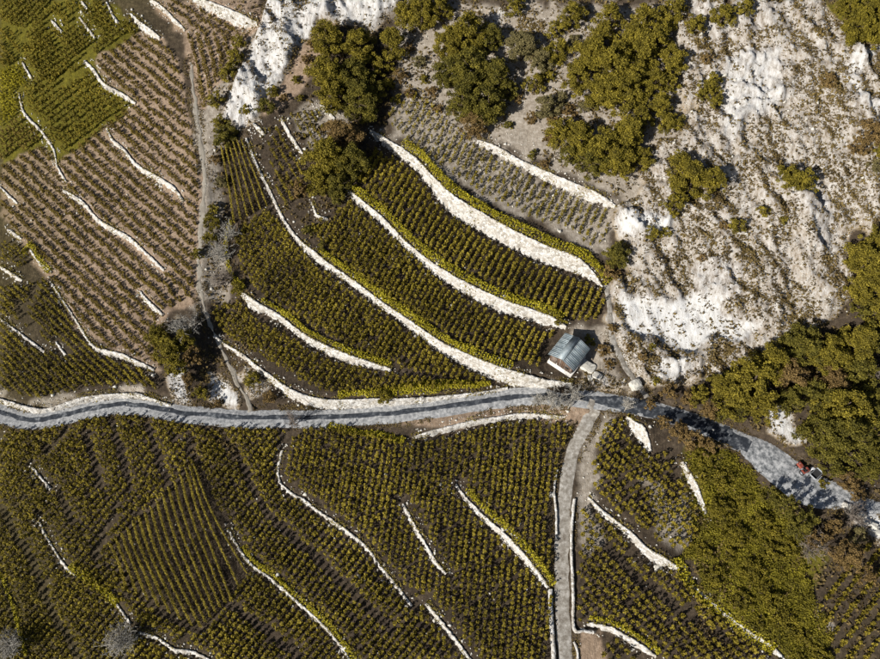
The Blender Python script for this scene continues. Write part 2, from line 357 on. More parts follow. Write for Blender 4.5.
# ------------------------------------------------------------------ terrain grid
xs = np.concatenate([-np.geomspace(900, 92, 16), np.arange(-90, 90.01, .3), np.geomspace(92, 900, 16)])
ys = np.concatenate([-np.geomspace(900, 57, 16), np.arange(-55, 76.01, .3), np.geomspace(78, 900, 16)])
GX, GY = np.meshgrid(xs, ys)
Z = z0(GX, GY)
dwall = np.full(GX.shape, 9.0); swall = np.zeros(GX.shape)
KH = 0.27                                                     # metres of wall height per px of strip width
wall_data = []
for lab, pts in WALLS:
    P = pl(pts); Hh = np.array([max(.4, (p[2]-1.4)*.32) for p in pts])
    P, Hs = resample(P, 1.2, Hh)
    L = np.concatenate([[0], np.cumsum(np.linalg.norm(np.diff(P, axis=0), axis=1))])
    tap = np.clip(np.minimum(L, L[-1]-L)/1.6, 0.15, 1); Hs = Hs*tap
    wall_data.append((lab, P, Hs, pts))
    x0, x1 = P[:, 0].min()-14, P[:, 0].max()+14; y0, y1 = P[:, 1].min()-14, P[:, 1].max()+14
    i0, i1 = np.searchsorted(xs, [x0, x1]); j0, j1 = np.searchsorted(ys, [y0, y1])
    sub = (slice(j0, j1), slice(i0, i1)); gx = GX[sub]; gy = GY[sub]
    d, s, t = segdist(gx, gy, P)
    ht = np.interp(t, np.arange(len(P)), Hs)
    end = ((t <= 0) | (t >= len(P)-1)); ht = np.where(end, ht*np.exp(-(d/1.2)**2), ht)
    bw = np.clip(.22*ht, .35, .9)
    Z[sub] += ht*np.clip(d/bw, 0, .5)*s*np.exp(-np.maximum(d-bw, 0)/4.5)
    m = d < dwall[sub]; dwall[sub] = np.where(m, d, dwall[sub]); swall[sub] = np.where(m, s, swall[sub])
def gsample(F, x, y):
    x = np.asarray(x, float); y = np.asarray(y, float)
    i = np.clip(np.searchsorted(xs, x)-1, 0, len(xs)-2); j = np.clip(np.searchsorted(ys, y)-1, 0, len(ys)-2)
    fx = np.clip((x-xs[i])/(xs[i+1]-xs[i]), 0, 1); fy = np.clip((y-ys[j])/(ys[j+1]-ys[j]), 0, 1)
    return (F[j, i]*(1-fx)+F[j, i+1]*fx)*(1-fy)+(F[j+1, i]*(1-fx)+F[j+1, i+1]*fx)*fy
# masks
jx = GX+2.2*(fbm(GX*.5, GY*.5, 3)-.5)*2; jy = GY+2.2*(fbm(GX*.5, GY*.5, 9)-.5)*2
rock = np.zeros(GX.shape); scree = np.zeros(GX.shape); tan = np.zeros(GX.shape); green = np.zeros(GX.shape)
for poly, am in ROCKPOLY: rock = np.maximum(rock, am*inpoly(*((jx, jy) if am < 1 else (.35*jx+.65*GX, .35*jy+.65*GY)), pl(poly)))
for poly in SCREE: scree = np.maximum(scree, inpoly(jx, jy, pl(poly)))
for poly in TAN: tan = np.maximum(tan, inpoly(.5*(jx+GX), .5*(jy+GY), pl(poly)))
for poly in GREEN: green = np.maximum(green, inpoly(.5*(jx+GX), .5*(jy+GY), pl(poly)))
far = sstep(60, 110, np.hypot(GX-10, GY-10)); rock = np.maximum(rock, .5*far*(GX > 20)); green = np.maximum(green, far*.5)
def blur(a):
    b = a.copy(); b[1:-1, 1:-1] = (a[1:-1, 1:-1]*2+a[:-2, 1:-1]+a[2:, 1:-1]+a[1:-1, :-2]+a[1:-1, 2:])/6; return b
rockb = blur(blur(blur(rock)))
# relief of rock: ribs running down the slope, ledges and blocks
ru = GX*.9+GY*.42; rv = -GX*.42+GY*.9
rid0 = 1-np.abs(2*fbm(ru*.13, rv*.07, 121)-1); rid = 1-np.abs(2*fbm(ru*.33, rv*.12, 21)-1); rid2 = 1-np.abs(2*fbm(ru*.9, rv*.4, 31)-1)
big = np.zeros(GX.shape)
for k_ in (0, 1): big = np.maximum(big, inpoly(GX, GY, pl(ROCKPOLY[k_][0])))
slab = np.maximum(1-big, inpoly(GX, GY, pl(ROCKPOLY[2][0]))*1.0); slab = np.maximum(slab, .35*inpoly(GX, GY, pl(ROCKPOLY[0][0]))); slab = blur(blur(blur(blur(slab))))
blk = vnoise(ru*1.25, rv*.8, 71); blk = np.floor(blk*4)/4+.25*sstep(.0, 1., (blk*4)%1)
Z += rockb*(1-.80*slab)*(3.6*(rid0-.6)+2.2*(rid-.62)+.9*(rid2-.62)+.5*(fbm(GX*1.1, GY*1.1, 5)-.5)+.7*(blk-.5)+.55*(vnoise(GX*2.3, GY*2.3, 51)-.5))
Z += (1-rockb)*(.25*(fbm(GX*.35, GY*.35, 41)-.5)+.10*(vnoise(GX*1.9, GY*1.9, 44)-.5))
# roads and paths are cut level into the slope
droad = np.full(GX.shape, 9.0)
def cut(P, hw, edge=.9):
    global Z, droad
    zc = gsample(Z, P[:, 0], P[:, 1]); k = 14
    pad = np.pad(zc, k, mode='edge'); zc = np.convolve(pad, np.ones(2*k+1)/(2*k+1), 'valid')
    i0, i1 = np.searchsorted(xs, [P[:, 0].min()-4, P[:, 0].max()+4]); j0, j1 = np.searchsorted(ys, [P[:, 1].min()-4, P[:, 1].max()+4])
    sub = (slice(j0, j1), slice(i0, i1))
    d, s, t = segdist(GX[sub], GY[sub], P); zz = np.interp(t, np.arange(len(P)), zc)
    hh = np.interp(t, np.arange(len(P)), hw*np.ones(len(P)))
    w = 1-sstep(hh, hh+edge, d); Z[sub] = Z[sub]*(1-w)+(zz-.03)*w
    droad[sub] = np.minimum(droad[sub], d-hh)
    return zc
gully_P = resample(pl(GULLY), .4); gully_z = cut(gully_P, .55, .7)
rockp_P = resample(pl(ROCKP), .4); rockp_z = cut(rockp_P, .55, .7)
side_P = resample(pl(SIDE), .4); side_z = cut(side_P, 1.15, .7)
road_P = resample(pl(ROAD), .4); road_hw = np.interp(road_P[:, 0], [-70, 20, 26, 38, 42, 45, 50, 53, 56, 60], [1.45, 1.45, 1.35, 1.4, 1.6, 2.5, 2.7, 2.0, 1.0, .8])
road_z = cut(road_P, road_hw)
droad = np.maximum(droad, -2)
hut_c = unproj(566.5, 360)[0]
hd = np.hypot(GX-hut_c[0], GY-hut_c[1]); hz = float(gsample(Z, *hut_c)); hw_ = 1-sstep(3.2, 4.6, hd)
hz = hz-.3; Z = Z*(1-hw_)+hz*hw_
def zt(x, y): return gsample(Z, x, y)

ny, nx = GX.shape
V = np.stack([GX, GY, Z], -1).reshape(-1, 3)
idx = np.arange(ny*nx).reshape(ny, nx)
F = np.stack([idx[:-1, :-1], idx[:-1, 1:], idx[1:, 1:], idx[1:, :-1]], -1).reshape(-1, 4)
def ground_material():
    m, t, b = nmat('hillside_ground', .95)
    def att(n):
        a = N(t, 'ShaderNodeAttribute'); a.attribute_name = n; return a.outputs['Fac']
    nf = noise(t, 1.6, 6, .7); nm = noise(t, .35, 5, .6); nb = noise(t, 6, 4, .7)
    g = N(t, 'ShaderNodeNewGeometry').outputs['Position']
    mp = N(t, 'ShaderNodeMapping'); mp.inputs['Rotation'].default_value = (0, 0, math.radians(-25)); mp.inputs['Scale'].default_value = (2.3, .75, 1.2)
    t.links.new(g, mp.inputs[0]); nst = noise(t, 1.0, 7, .72, mp.outputs[0])
    soil = ramp(t, nf, [(.3, (.027, .020, .014)), (.55, (.062, .046, .031)), (.75, (.135, .105, .072))])
    scr = ramp(t, nf, [(.3, (.165, .138, .108)), (.5, (.265, .23, .188)), (.7, (.38, .345, .30))])
    tn = ramp(t, nf, [(.3, (.17, .12, .082)), (.52, (.285, .208, .146)), (.72, (.41, .315, .235))])
    grn = ramp(t, nf, [(.3, (.06, .053, .008)), (.5, (.11, .096, .011)), (.7, (.17, .148, .015))])
    rck = ramp(t, nst, [(.36, (.13, .11, .09)), (.44, (.25, .225, .20)), (.51, (.35, .33, .31)), (.59, (.43, .42, .41)), (.72, (.53, .525, .52))])
    bare_ = math_(t, 'MULTIPLY', math_(t, 'SUBTRACT', att('rock'), 1.0), 5.0, True)
    rck = mix(t, bare_, rck, ramp(t, nst, [(.33, (.26, .24, .215)), (.41, (.42, .405, .385)), (.5, (.52, .515, .505)), (.65, (.60, .60, .60))]))
    lich = ramp(t, nb, [(.40, (0, 0, 0)), (.62, (1, 1, 1))])
    low = math_(t, 'SUBTRACT', 1.0, att('rock'), True)
    veg = math_(t, 'MULTIPLY', lich, math_(t, 'ADD', math_(t, 'MULTIPLY', low, 2.1), .03), True)
    rck = mix(t, veg, rck, mix(t, nm, (.23, .16, .085), (.30, .24, .15)))
    c = mix(t, att('scree'), soil, scr); c = mix(t, att('tan'), c, tn); c = mix(t, att('green'), c, grn)
    rf = math_(t, 'MULTIPLY', math_(t, 'SUBTRACT', math_(t, 'ADD', att('rock'), math_(t, 'MULTIPLY', nb, .5)), .42), 3.5, True)
    c = mix(t, rf, c, rck)
    t.links.new(c, b.inputs['Base Color'])
    h = math_(t, 'ADD', math_(t, 'MULTIPLY', nst, 1.6), math_(t, 'MULTIPLY', nb, .6)); bump(t, b, h, .55, .22)
    return m
gm = mk_mesh('ground', V, F, ground_material(), True)
for nme, arr in (('rock', rockb), ('scree', blur(blur(scree.astype(float)))), ('tan', blur(tan.astype(float))), ('green', blur(green.astype(float)))):
    a = gm.attributes.new(nme, 'FLOAT', 'POINT'); a.data.foreach_set('value', arr.astype(np.float32).ravel())
ground = link('ground', gm); tag(ground, 'steep terraced hillside of brown vineyard soil and pale rock', kind='structure')

def ribbon(name, P, zc, l, r, mat, dz, label, parent=None, rag=.12, seed=1):
    Nn = normals2(P); n = len(P); cols = 7; Vv = []
    for i in range(n):
        ll = (l[i] if np.ndim(l) else l)+rag*(fbm(np.array(i*.28), np.array(0.), seed, 3)-.5)*3; rr = (r[i] if np.ndim(r) else r)+rag*(fbm(np.array(i*.28), np.array(5.), seed, 3)-.5)*3
        for k in range(cols):
            q = P[i]+Nn[i]*(ll+(rr-ll)*k/(cols-1)); Vv.append((q[0], q[1], zc[i]+dz-(.05 if k in (0, cols-1) else 0)))
    ii = np.arange(n*cols).reshape(n, cols)
    Ff = np.stack([ii[:-1, :-1], ii[:-1, 1:], ii[1:, 1:], ii[1:, :-1]], -1).reshape(-1, 4)
    o = link(name, mk_mesh(name, Vv, Ff, mat, True), parent)
    if label: tag(o, label, kind='structure')
    return o
road = ribbon('road', road_P, road_z, road_hw, -road_hw, M['road'], .03, 'grey mountain road crossing the picture from left to right')
def part_range(P, a, b): return (P[:, 0] > a) & (P[:, 0] < b)
off = np.interp(road_P[:, 0], [-70, -20, 0, 18, 25, 40], [.25, .25, .1, 0, 0, 0]); hwk = np.interp(road_P[:, 0], [-70, 8, 20, 26, 42, 46], [.48, .48, .5, 1.25, 1.3, .9])
mk = part_range(road_P, -80, 44)
ribbon('asphalt_strip', road_P[mk], road_z[mk], (off+hwk)[mk], (off-hwk)[mk], M['asphalt'], .045, None, road, .16, 4)
side_z, gully_z, rockp_z = [np.maximum(zc_, zt(P_[:, 0], P_[:, 1])+.02) for P_, zc_ in ((side_P, side_z), (gully_P, gully_z), (rockp_P, rockp_z))]
ribbon('side_track', side_P, side_z, .95, -.95, M['track'], .03, 'gravel side track running down from the road to the bottom edge', rag=.15)
ribbon('gully_path', gully_P, gully_z, .34, -.34, M['path'], .03, 'narrow pale footpath beside the gully', rag=.34, seed=3)
ribbon('rock_path', rockp_P, rockp_z, .42, -.42, M['track'], .03, 'narrow grey path between the hut and the rock slope', rag=.15, seed=6)
ym = part_range(road_P, 42.5, 57); yl = np.maximum(road_hw[ym]-.05, .4)
ribbon('gravel_yard', road_P[ym], road_z[ym], yl, -yl, M['yard'], .06, 'grey gravel turning yard at the right end of the road', rag=.3, seed=8)

# ------------------------------------------------------------------ retaining walls
def build_wall(lab, P, Hs):
    P2, H2 = resample(P, .3, Hs); Nn = normals2(P2); n = len(P2)
    r = np.random.default_rng(abs(hash(lab)) % 9999 if False else len(lab)*31+n)
    bw = np.clip(.22*H2, .35, .9)
    pb = P2-Nn*(bw*.5+.38)[:, None]; pt = P2+Nn*(bw*.5+.30)[:, None]
    zb = zt(pb[:, 0], pb[:, 1]); ztp = zt(pt[:, 0], pt[:, 1]); ztp = np.maximum(ztp, zb+.25)
    rows = int(np.clip(np.max(H2)/.3, 3, 9)); prof = []
    for k in range(rows+1):
        f = k/rows; q = P2-Nn*((bw*.5+.16)*(1-f)+(-bw*.15+.14)*f)[:, None]
        z = (zb-.3)*(1-f)+(ztp+.04+.12*(vnoise(np.arange(n)*.35, 0.*np.arange(n), n)-.6))*f
        if 0 < k: q = q+Nn*r.normal(0, .085, (n, 1)); z = z+r.normal(0, .05, n)
        prof.append(np.column_stack([q, z]))
    back = P2+Nn*(bw*.1+.12)[:, None]
    prof.append(np.column_stack([back+r.normal(0, .04, (n, 2)), ztp+.05+r.normal(0, .03, n)]))
    prof.append(np.column_stack([back+Nn*.05, zb-.3]))
    c = len(prof); Vv = np.stack(prof, 1).reshape(-1, 3); ii = np.arange(n*c).reshape(n, c)
    Q = np.stack([ii[:-1, :-1], ii[1:, :-1], ii[1:, 1:], ii[:-1, 1:]], -1).reshape(-1, 4)
    me = MB().add(Vv, Q, [[ii[0, k+1], ii[0, k], ii[0, -1]] for k in range(c-2)]+[[ii[-1, k], ii[-1, k+1], ii[-1, -1]] for k in range(c-2)]).mesh('retaining_wall', M['wall'])
    return tag(link('retaining_wall', me), lab, 'wall', 'dry-stone terrace walls')
for lab, P, Hs, pts in wall_data: build_wall(lab, P, Hs)
# low edge walls of the side track (free-standing, both faces built)
def edge_wall(pts, lab, h=.45, w=.38):
    P = resample(pl(pts), .35); Nn = normals2(P); n = len(P); r = np.random.default_rng(n)
    zz = zt(P[:, 0], P[:, 1]); prof = []
    for o_, hz_ in ((-.5, -.4), (-.5, .5), (-.42, 1), (.42, 1), (.5, .5), (.5, -.4)):
        prof.append(np.column_stack([P+Nn*(o_*w)+r.normal(0, .035, (n, 2)), zz+(h*hz_ if hz_ > 0 else -.4)+r.normal(0, .03, n)]))
    c = len(prof); Vv = np.stack(prof, 1).reshape(-1, 3); ii = np.arange(n*c).reshape(n, c)
    Q = np.stack([ii[:-1, :-1], ii[1:, :-1], ii[1:, 1:], ii[:-1, 1:]], -1).reshape(-1, 4)
    me = MB().add(Vv, Q, [[ii[0, k+1], ii[0, k], ii[0, -1]] for k in range(1, c-2)]+[[ii[-1, k], ii[-1, k+1], ii[-1, -1]] for k in range(1, c-2)]).mesh('edge_wall', M['wall'])
    tag(link('edge_wall', me), lab, 'wall', 'low walls edging the side track')
edge_wall([(574,500),(572,520),(571,545),(573,590),(574,629),(584,631),(594,632)], 'low white wall along the right side of the gravel track')
edge_wall([(550,590),(551,620),(554,662)], 'low white wall on the left of the track at the bottom edge', .5, .6)
edge_wall([(557,470),(554,490),(556,515),(556,540)], 'thin low wall on the left of the track, upper stretch', .35, .28)
edge_wall([(574,642),(577,650),(578,664)], 'tiny white kerb wall right of the track at the bottom edge', .35, .25)

# ------------------------------------------------------------------ vines
PLOTS = [  # polygon, row direction in the picture, row spacing m, vine spacing m, size, material key
 ('A1', [(0,2),(57,2),(27,29),(14,28),(0,20)], (1,-1.0), .95, .62, .95, 'vine'),
 ('A2', [(30,30),(60,4),(80,16),(97,40),(86,58),(60,82),(36,82),(24,60)], (1,-.8), .95, .62, .95, 'vine'),
 ('A2b', [(0,26),(14,30),(24,62),(0,70)], (1,1.0), .9, .62, .95, 'vine'),
 ('A3', [(0,72),(22,66),(30,82),(19,95),(24,112),(0,128)], (1,-.6), .62, .5, .72, 'hedge'),
 ('A4', [(64,3),(104,3),(120,26),(130,18),(137,29),(97,58),(98,38),(84,16)], (1,-.8), .95, .62, .95, 'vine'),
 ('A5', [(38,82),(86,62),(104,88),(130,103),(123,108),(64,157),(56,148),(43,130),(28,113),(22,95)], (1,-.75), 1.05, .75, .98, 'vine'),
 ('A6', [(0,131),(25,116),(45,140),(0,163)], (1,-.8), 1.1, .7, .95, 'vine_brown'),
 ('S1', [(98,60),(138,30),(165,42),(178,62),(188,120),(198,165),(197,295),(165,312),(152,325),(172,352),(160,368),(110,352),(88,338),(52,280),(0,210),(0,167),(45,143),(62,160),(125,108),(137,103),(106,85)], (1,.88), 1.48, .15, .62, 'vine_brown'),
 ('S2', [(186,34),(213,30),(236,34),(205,108),(196,104),(189,62)], (.22,1), 1.4, .18, .66, 'vine_brown'),
 ('S3', [(165,3),(190,3),(238,26),(234,31),(188,30)], (1,.55), 1.4, .18, .66, 'vine_brown'),
 ('V7', [(0,284),(22,286),(48,282),(80,334),(98,354),(150,374),(165,394),(140,387),(95,388),(40,401),(0,392)], (1,.95), .84, .52, .88, 'vine'),
 ('V8', [(0,246),(8,241),(30,254),(25,270),(0,260)], (1,-.7), .85, .6, .8, 'vine'),
 ('C1', [(236,238),(266,210),(285,228),(300,248),(318,267),(345,287),(410,332),(440,354),(490,379),(470,382),(440,376),(395,368),(370,358),(330,341),(300,321),(265,299),(254,288),(241,268)], (.5,-.9), 0.86, .56, .95, 'vine'),
 ('C2', [(214,306),(238,300),(262,320),(295,341),(330,361),(390,375),(450,383),(488,384),(440,390),(380,393),(325,394),(300,383),(270,362),(240,343),(217,328)], (.5,-.9), 0.86, .56, .95, 'vine'),
 ('C3', [(312,228),(350,202),(380,227),(410,254),(440,281),(500,316),(556,335),(550,352),(545,374),(500,362),(470,350),(440,333),(410,313),(380,295),(340,264),(322,247)], (.42,-.9), 0.86, .56, .95, 'vine'),
 ('C4', [(355,182),(376,150),(390,157),(415,174),(440,207),(480,234),(540,264),(590,283),(604,296),(600,320),(575,322),(540,308),(500,293),(465,275),(440,260),(405,230),(380,208)], (.42,-.9), 1.0, .52, .97, 'vine'),
 ('C5', [(388,124),(396,97),(418,97),(470,142),(520,172),(610,214),(604,252),(590,250),(565,236),(530,221),(480,200),(440,170),(410,148)], (.42,-.9), 1.15, .55, .85, 'vine'),
 ('C6', [(264,136),(280,124),(300,155),(306,198),(290,212),(277,190)], (.5,.9), 1.1, .55, .85, 'vine'),
 ('C6b', [(292,118),(318,108),(326,130),(316,160),(304,153)], (.5,.9), 1.0, .55, .8, 'vine'),
 ('D1', [(0,428),(25,431),(80,420),(140,414),(165,423),(215,430),(285,430),(274,465),(276,486),(310,508),(345,535),(370,555),(390,585),(412,610),(440,645),(450,662),(-10,675)], (.62,-.8), 0.88, .56, .95, 'vine'),
 ('D2', [(288,442),(310,426),(340,425),(380,436),(410,444),(440,436),(500,422),(560,421),(575,428),(560,460),(549,500),(549,580),(552,590),(548,664),(475,668),(452,664),(410,602),(396,580),(370,545),(340,522),(300,496),(284,482),(282,462)], (.12,-1), 0.84, .64, .97, 'vine'),
 ('D3', [(604,422),(622,418),(640,452),(668,456),(686,490),(700,518),(688,552),(660,548),(640,535),(600,505),(590,490),(596,445)], (.7,.75), 1.0, .70, 1.0, 'vine'),
 ('D4', [(582,505),(600,518),(640,562),(675,574),(700,600),(725,622),(780,664),(664,664),(640,640),(600,622),(579,622),(578,560)], (.7,.75), 1.0, .72, 1.05, 'vine'),
 ('D5', [(812,596),(838,575),(862,540),(885,550),(890,668),(838,668),(826,640)], (.72,-.9), 1.5, .72, 1.1, 'vine'),
 ('D6', [(600,640),(620,640),(645,660),(600,664)], (.7,.75), 1.2, 1.0, 1.1, 'vine'),
]
GAPS = [[(3,510),(30,556),(55,612),(84,665)],[(112,418),(118,440),(133,490)],[(148,424),(168,482)],[(190,440),(208,492)],[(87,435),(102,487)],[(225,440),(245,470),(256,495),(277,524),(310,552),(345,585),(392,629)],
 [(220,597),(255,622),(297,655)],[(0,570),(12,600),(27,655)],[(80,418),(47,452)],[(10,425),(0,440)],[(15,300),(45,345)],[(40,275),(20,330)],[(60,490),(75,525)],[(120,505),(95,560)],
 [(600,540),(640,580),(720,640)],[(58,2),(25,30)],[(5,45),(22,62)],[(0,22),(30,45)],[(62,6),(80,30)],[(45,22),(60,48)],[(100,40),(60,82)],[(19,93),(57,165)],[(40,100),(90,70)]]
T1POLY = [(110,548),(150,510),(188,468),(202,470),(250,570),(230,598),(202,636),(165,618),(128,588)]
TREL_T1 = [[(112,545),(121,565),(128,588)],[(150,512),(163,555),(200,630)],[(188,470),(202,520),(232,598)],[(196,468),(214,515),(247,573)]]
gapw = [resample(pl(g), 1.5) for g in GAPS]; t1w = pl(T1POLY)
def make_vine(seed, tall=1.3, rad=.27, nl=36, trunk=True):
    r = np.random.default_rng(seed)
    n = nl; th = r.uniform(0, 2*math.pi, n); u = r.uniform(.05, 1, n)**.5; h = r.uniform(.22, 1, n)
    rr = rad*u*(1.12-.35*h); cen = np.column_stack([rr*np.cos(th), rr*np.sin(th), tall*h])
    V1, Q1 = leaf_quads(cen, r.uniform(.20, .31, n), .5, r); mb = MB().add(V1, Q1)
    if trunk: mb.tube([(0, 0, -.15), (.03, .02, .3), (0, .04, .75)], [.05, .04, .03], 4)
    return mb
VINE = [make_vine(i) for i in range(9)]
VA = [(np.concatenate(v.V), np.concatenate(v.Q), np.concatenate(v.T)) for v in VINE]
def grow(plot):
    nm, poly, dr, rs, vs, sz, mk = plot
    W_ = pl(poly); c = np.array([p for p in poly], float).mean(0); a = unproj(*c)[0]; b = unproj(c[0]+dr[0]*20, c[1]+dr[1]*20)[0]
    ang = math.atan2(*(b-a)[::-1]); d = np.array([math.cos(ang), math.sin(ang)]); e = np.array([-d[1], d[0]])
    s = W_@d; q = W_@e
    qq, ss = np.meshgrid(np.arange(q.min(), q.max(), rs), np.arange(s.min(), s.max(), vs), indexing='ij')
    r = np.random.default_rng(len(nm)*100+ord(nm[0])+ord(nm[1]))
    ss = ss+(np.arange(ss.shape[0])%2)[:, None]*vs*.5
    band = nm[0] == 'S' and nm[1] in '123'
    warp = (.12 if band else .5)*(fbm(ss*.06, qq*.06, 77)-.5)*2
    qq = qq+warp*1.2+(r.uniform(-.35, .35, qq.shape) if band else r.normal(0, .055, qq.shape)); ss = ss+r.normal(0, .08, ss.shape)
    X = (d[0]*ss+e[0]*qq).ravel(); Y = (d[1]*ss+e[1]*qq).ravel()
    k = inpoly(X, Y, W_)
    dw = gsample(dwall, X, Y); sw = gsample(swall, X, Y)
    k &= (dw > (np.where(sw > 0, .55, .6) if band else np.where(sw > 0, .95, .62))); k &= gsample(droad, X, Y) > .35
    k &= np.hypot(X-hut_c[0], Y-hut_c[1]) > 3.9
    if nm == 'D1': k &= ~inpoly(X, Y, t1w)
    if nm[0] in 'DVA':
        for g in gapw:
            if g[:, 0].max() > W_[:, 0].min() and g[:, 0].min() < W_[:, 0].max():
                dd, _, _ = segdist(X, Y, g); k &= dd > (.55 if nm[0] != 'A' else .42)
    miss = .035+(.14 if nm in ('C5', 'C6', 'C6b') else 0)+(.05 if nm in ('D3', 'D5') else 0)
    k &= r.random(X.shape) > miss
    X, Y = X[k], Y[k]
    return np.column_stack([X, Y, zt(X, Y)-(.42*sz if band else 0), sz*r.uniform(.80, 1.15, len(X))*(.87+.3*fbm(X*.2, Y*.2, 12)), r.uniform(0, 6.283, len(X))]), mk
indiv = {'D3': 'bushy olive vine in the plot above the white wall right of the side track', 'D5': 'bushy olive vine in the widely spaced rows of the lower right corner', 'D4': 'bushy olive vine in the bottom plot between side track and green scrub'}
stuff = {}; NV = 0; single = []
for p in PLOTS:
    A, mk = grow(p); NV += len(A)
    if p[0] in indiv: single.insert(0 if p[0] != 'D4' else len(single), (p, A)) if p[0] != 'D5' else single.insert(1, (p, A))
    else: stuff.setdefault(mk, []).append(A)
vmesh = [VINE[i].mesh('vine', M['vine']) for i in range(9)]
cnt = 0; rest = []
for p, A in single:
    lab = indiv[p[0]]
    for x, y, z, s_, a in A:
        if cnt >= 300: rest.append((x, y, z, s_, a)); continue
        o = link('vine', vmesh[cnt % 9], None, (x, y, z)); o.scale = (s_, s_, s_*.95); o.rotation_euler[2] = a
        tag(o, lab, 'vine', 'vines '+{'D3': 'above the broadening wall', 'D4': 'of the bottom plot', 'D5': 'in the lower right corner'}[p[0]]); cnt += 1
if rest: stuff.setdefault('vine', []).append(np.array(rest))
def vine_mass(name, A, mat, lab):
    r = np.random.default_rng(5); mb = MB(); pick = r.integers(0, 9, len(A))
    for i in range(9):
        B = A[pick == i]
        if not len(B): continue
        V1, Q1, T1 = VA[i]; n = len(V1); ca, sa = np.cos(B[:, 4]), np.sin(B[:, 4])
        X = (V1[None, :, 0]*ca[:, None]-V1[None, :, 1]*sa[:, None])*B[:, 3:4]+B[:, 0:1]
        Y = (V1[None, :, 0]*sa[:, None]+V1[None, :, 1]*ca[:, None])*B[:, 3:4]+B[:, 1:2]
        Zz = V1[None, :, 2]*B[:, 3:4]+B[:, 2:3]
        off_ = (np.arange(len(B))*n)[:, None, None]
        mb.add(np.stack([X, Y, Zz], -1).reshape(-1, 3), (Q1[None]+off_).reshape(-1, 4), (T1[None]+off_).reshape(-1, 3))
    tag(link(name, mb.mesh(name, mat)), lab, 'vines', None, 'stuff')
vine_mass('vineyard_vines', np.concatenate(stuff['vine']), M['vine'], 'thousands of olive green vines filling the terraced plots')
vine_mass('striped_plot_vines', np.concatenate(stuff['vine_brown']), M['vine_brown'], 'brownish vines in the striped rows of the upper left')
vine_mass('bright_plot_vines', np.concatenate(stuff['hedge']), M['hedge'], 'bright yellow-green low vines in the smooth plot at the left edge')

# trellised rows, each a thing
def trellis(P, lab, grp, h=1.6):
    P = resample(P, .25); r = np.random.default_rng(len(P)); zz = zt(P[:, 0], P[:, 1]); n = len(P)*36
    i = r.integers(0, len(P), n); cen = np.column_stack([P[i]+r.normal(0, .045, (n, 2)), zz[i]+r.uniform(.15, h, n)])
    root = link('trellised_vine_row', None, None, (P[0, 0], P[0, 1], zz[0])); tag(root, lab, 'vine row', grp)
    cen -= np.array(root.location)
    V1, Q1 = leaf_quads(cen, r.uniform(.14, .22, n), .3, r)
    link('foliage', MB().add(V1, Q1).mesh('foliage', M['vine_tr']), root)
    for k in range(0, len(P), 20):
        mb = MB().tube([(0, 0, -.3), (0, 0, h+.25)], [.04, .035], 5)
        link('post', mb.mesh('post', M['bark']), root, (P[k, 0]-P[0, 0], P[k, 1]-P[0, 1], zz[k]-zz[0]))
M['vine_tr'] = foliage('trellis_leaves', (.15, .118, .015), (.235, .185, .024), (.34, .27, .04))
def ordinal(i):
    return ['first','second','third','fourth','fifth','sixth','seventh','eighth','ninth','tenth','eleventh','twelfth','thirteenth','fourteenth','fifteenth','sixteenth','seventeenth','eighteenth','nineteenth','twentieth'][i]
guides = [resample(pl(g), .5) for g in TREL_T1]
def at(g, f): return np.array([np.interp(f*(len(g)-1), np.arange(len(g)), g[:, k]) for k in (0, 1)])
G3 = [[at(g, f) for f in np.linspace(0, 1, 12)] for g in guides]
nrow = 16
for i in range(nrow):
    u = i/(nrow-1)*2.3; k = min(int(u), 2); fr = u-k
    if k == 2: fr = (u-2)/.3
    row = [G3[k][j]*(1-fr)+G3[k+1][j]*fr for j in range(12)]
    trellis(np.array(row), 'trellised vine row in the lower left plot, '+ordinal(i)+' from the left', 'trellised rows of the lower left plot')
for i in range(6):
    f = i/5
    a = unproj(223+f*20, 152-f*7)[0]; b = unproj(235+f*32, 224-f*18)[0]
    trellis(np.array([a, (a+b)/2, b]), 'trellised vine row in the small plot by the gully, '+ordinal(i)+' from the left', 'trellised rows of the small plot')

# ------------------------------------------------------------------ hedges and grassy ledges on the wall tops
def hedge(P, w, h, lab, mat='hedge', dens=95):
    P = resample(P, .3); zz = zt(P[:, 0], P[:, 1]); Nn = normals2(P); r = np.random.default_rng(len(P)+len(lab))
    n = int(len(P)*.3*dens*max(w, .6)); i = r.integers(0, len(P), n)
    wl = w*(.6+.8*vnoise(i*.12, 0.*i, len(lab))); hl = h*(.55+.8*vnoise(i*.17, 3.+0.*i, len(lab)))
    o_ = r.uniform(-.5, .5, n); q = P[i]+Nn[i]*(o_*wl)[:, None]+r.normal(0, .08, (n, 2))
    cen = np.column_stack([q, np.maximum(zz[i], zt(q[:, 0], q[:, 1]))+hl*(1-(2*o_)**2*.7)*r.uniform(.15, 1, n)])
    root = link('hedge', None, None, (P[0, 0], P[0, 1], zz[0])); tag(root, lab, 'hedge', 'leafy hedges along the terrace edges')
    loc = np.array([P[0, 0], P[0, 1], zz[0]]); V1, Q1 = leaf_quads(cen-loc, r.uniform(.16, .32, n), .5, r)
    link('foliage', MB().add(V1, Q1).mesh('foliage', M[mat]), root)
    mb = MB()
    for k in range(2, len(P), 4):
        b = np.array([P[k, 0], P[k, 1], zz[k]])-loc; mb.tube([b-[0, 0, .15], b+[.05, .03, h*.5]], [.04, .025], 4)
    link('stems', mb.mesh('stems', M['bark']), root)
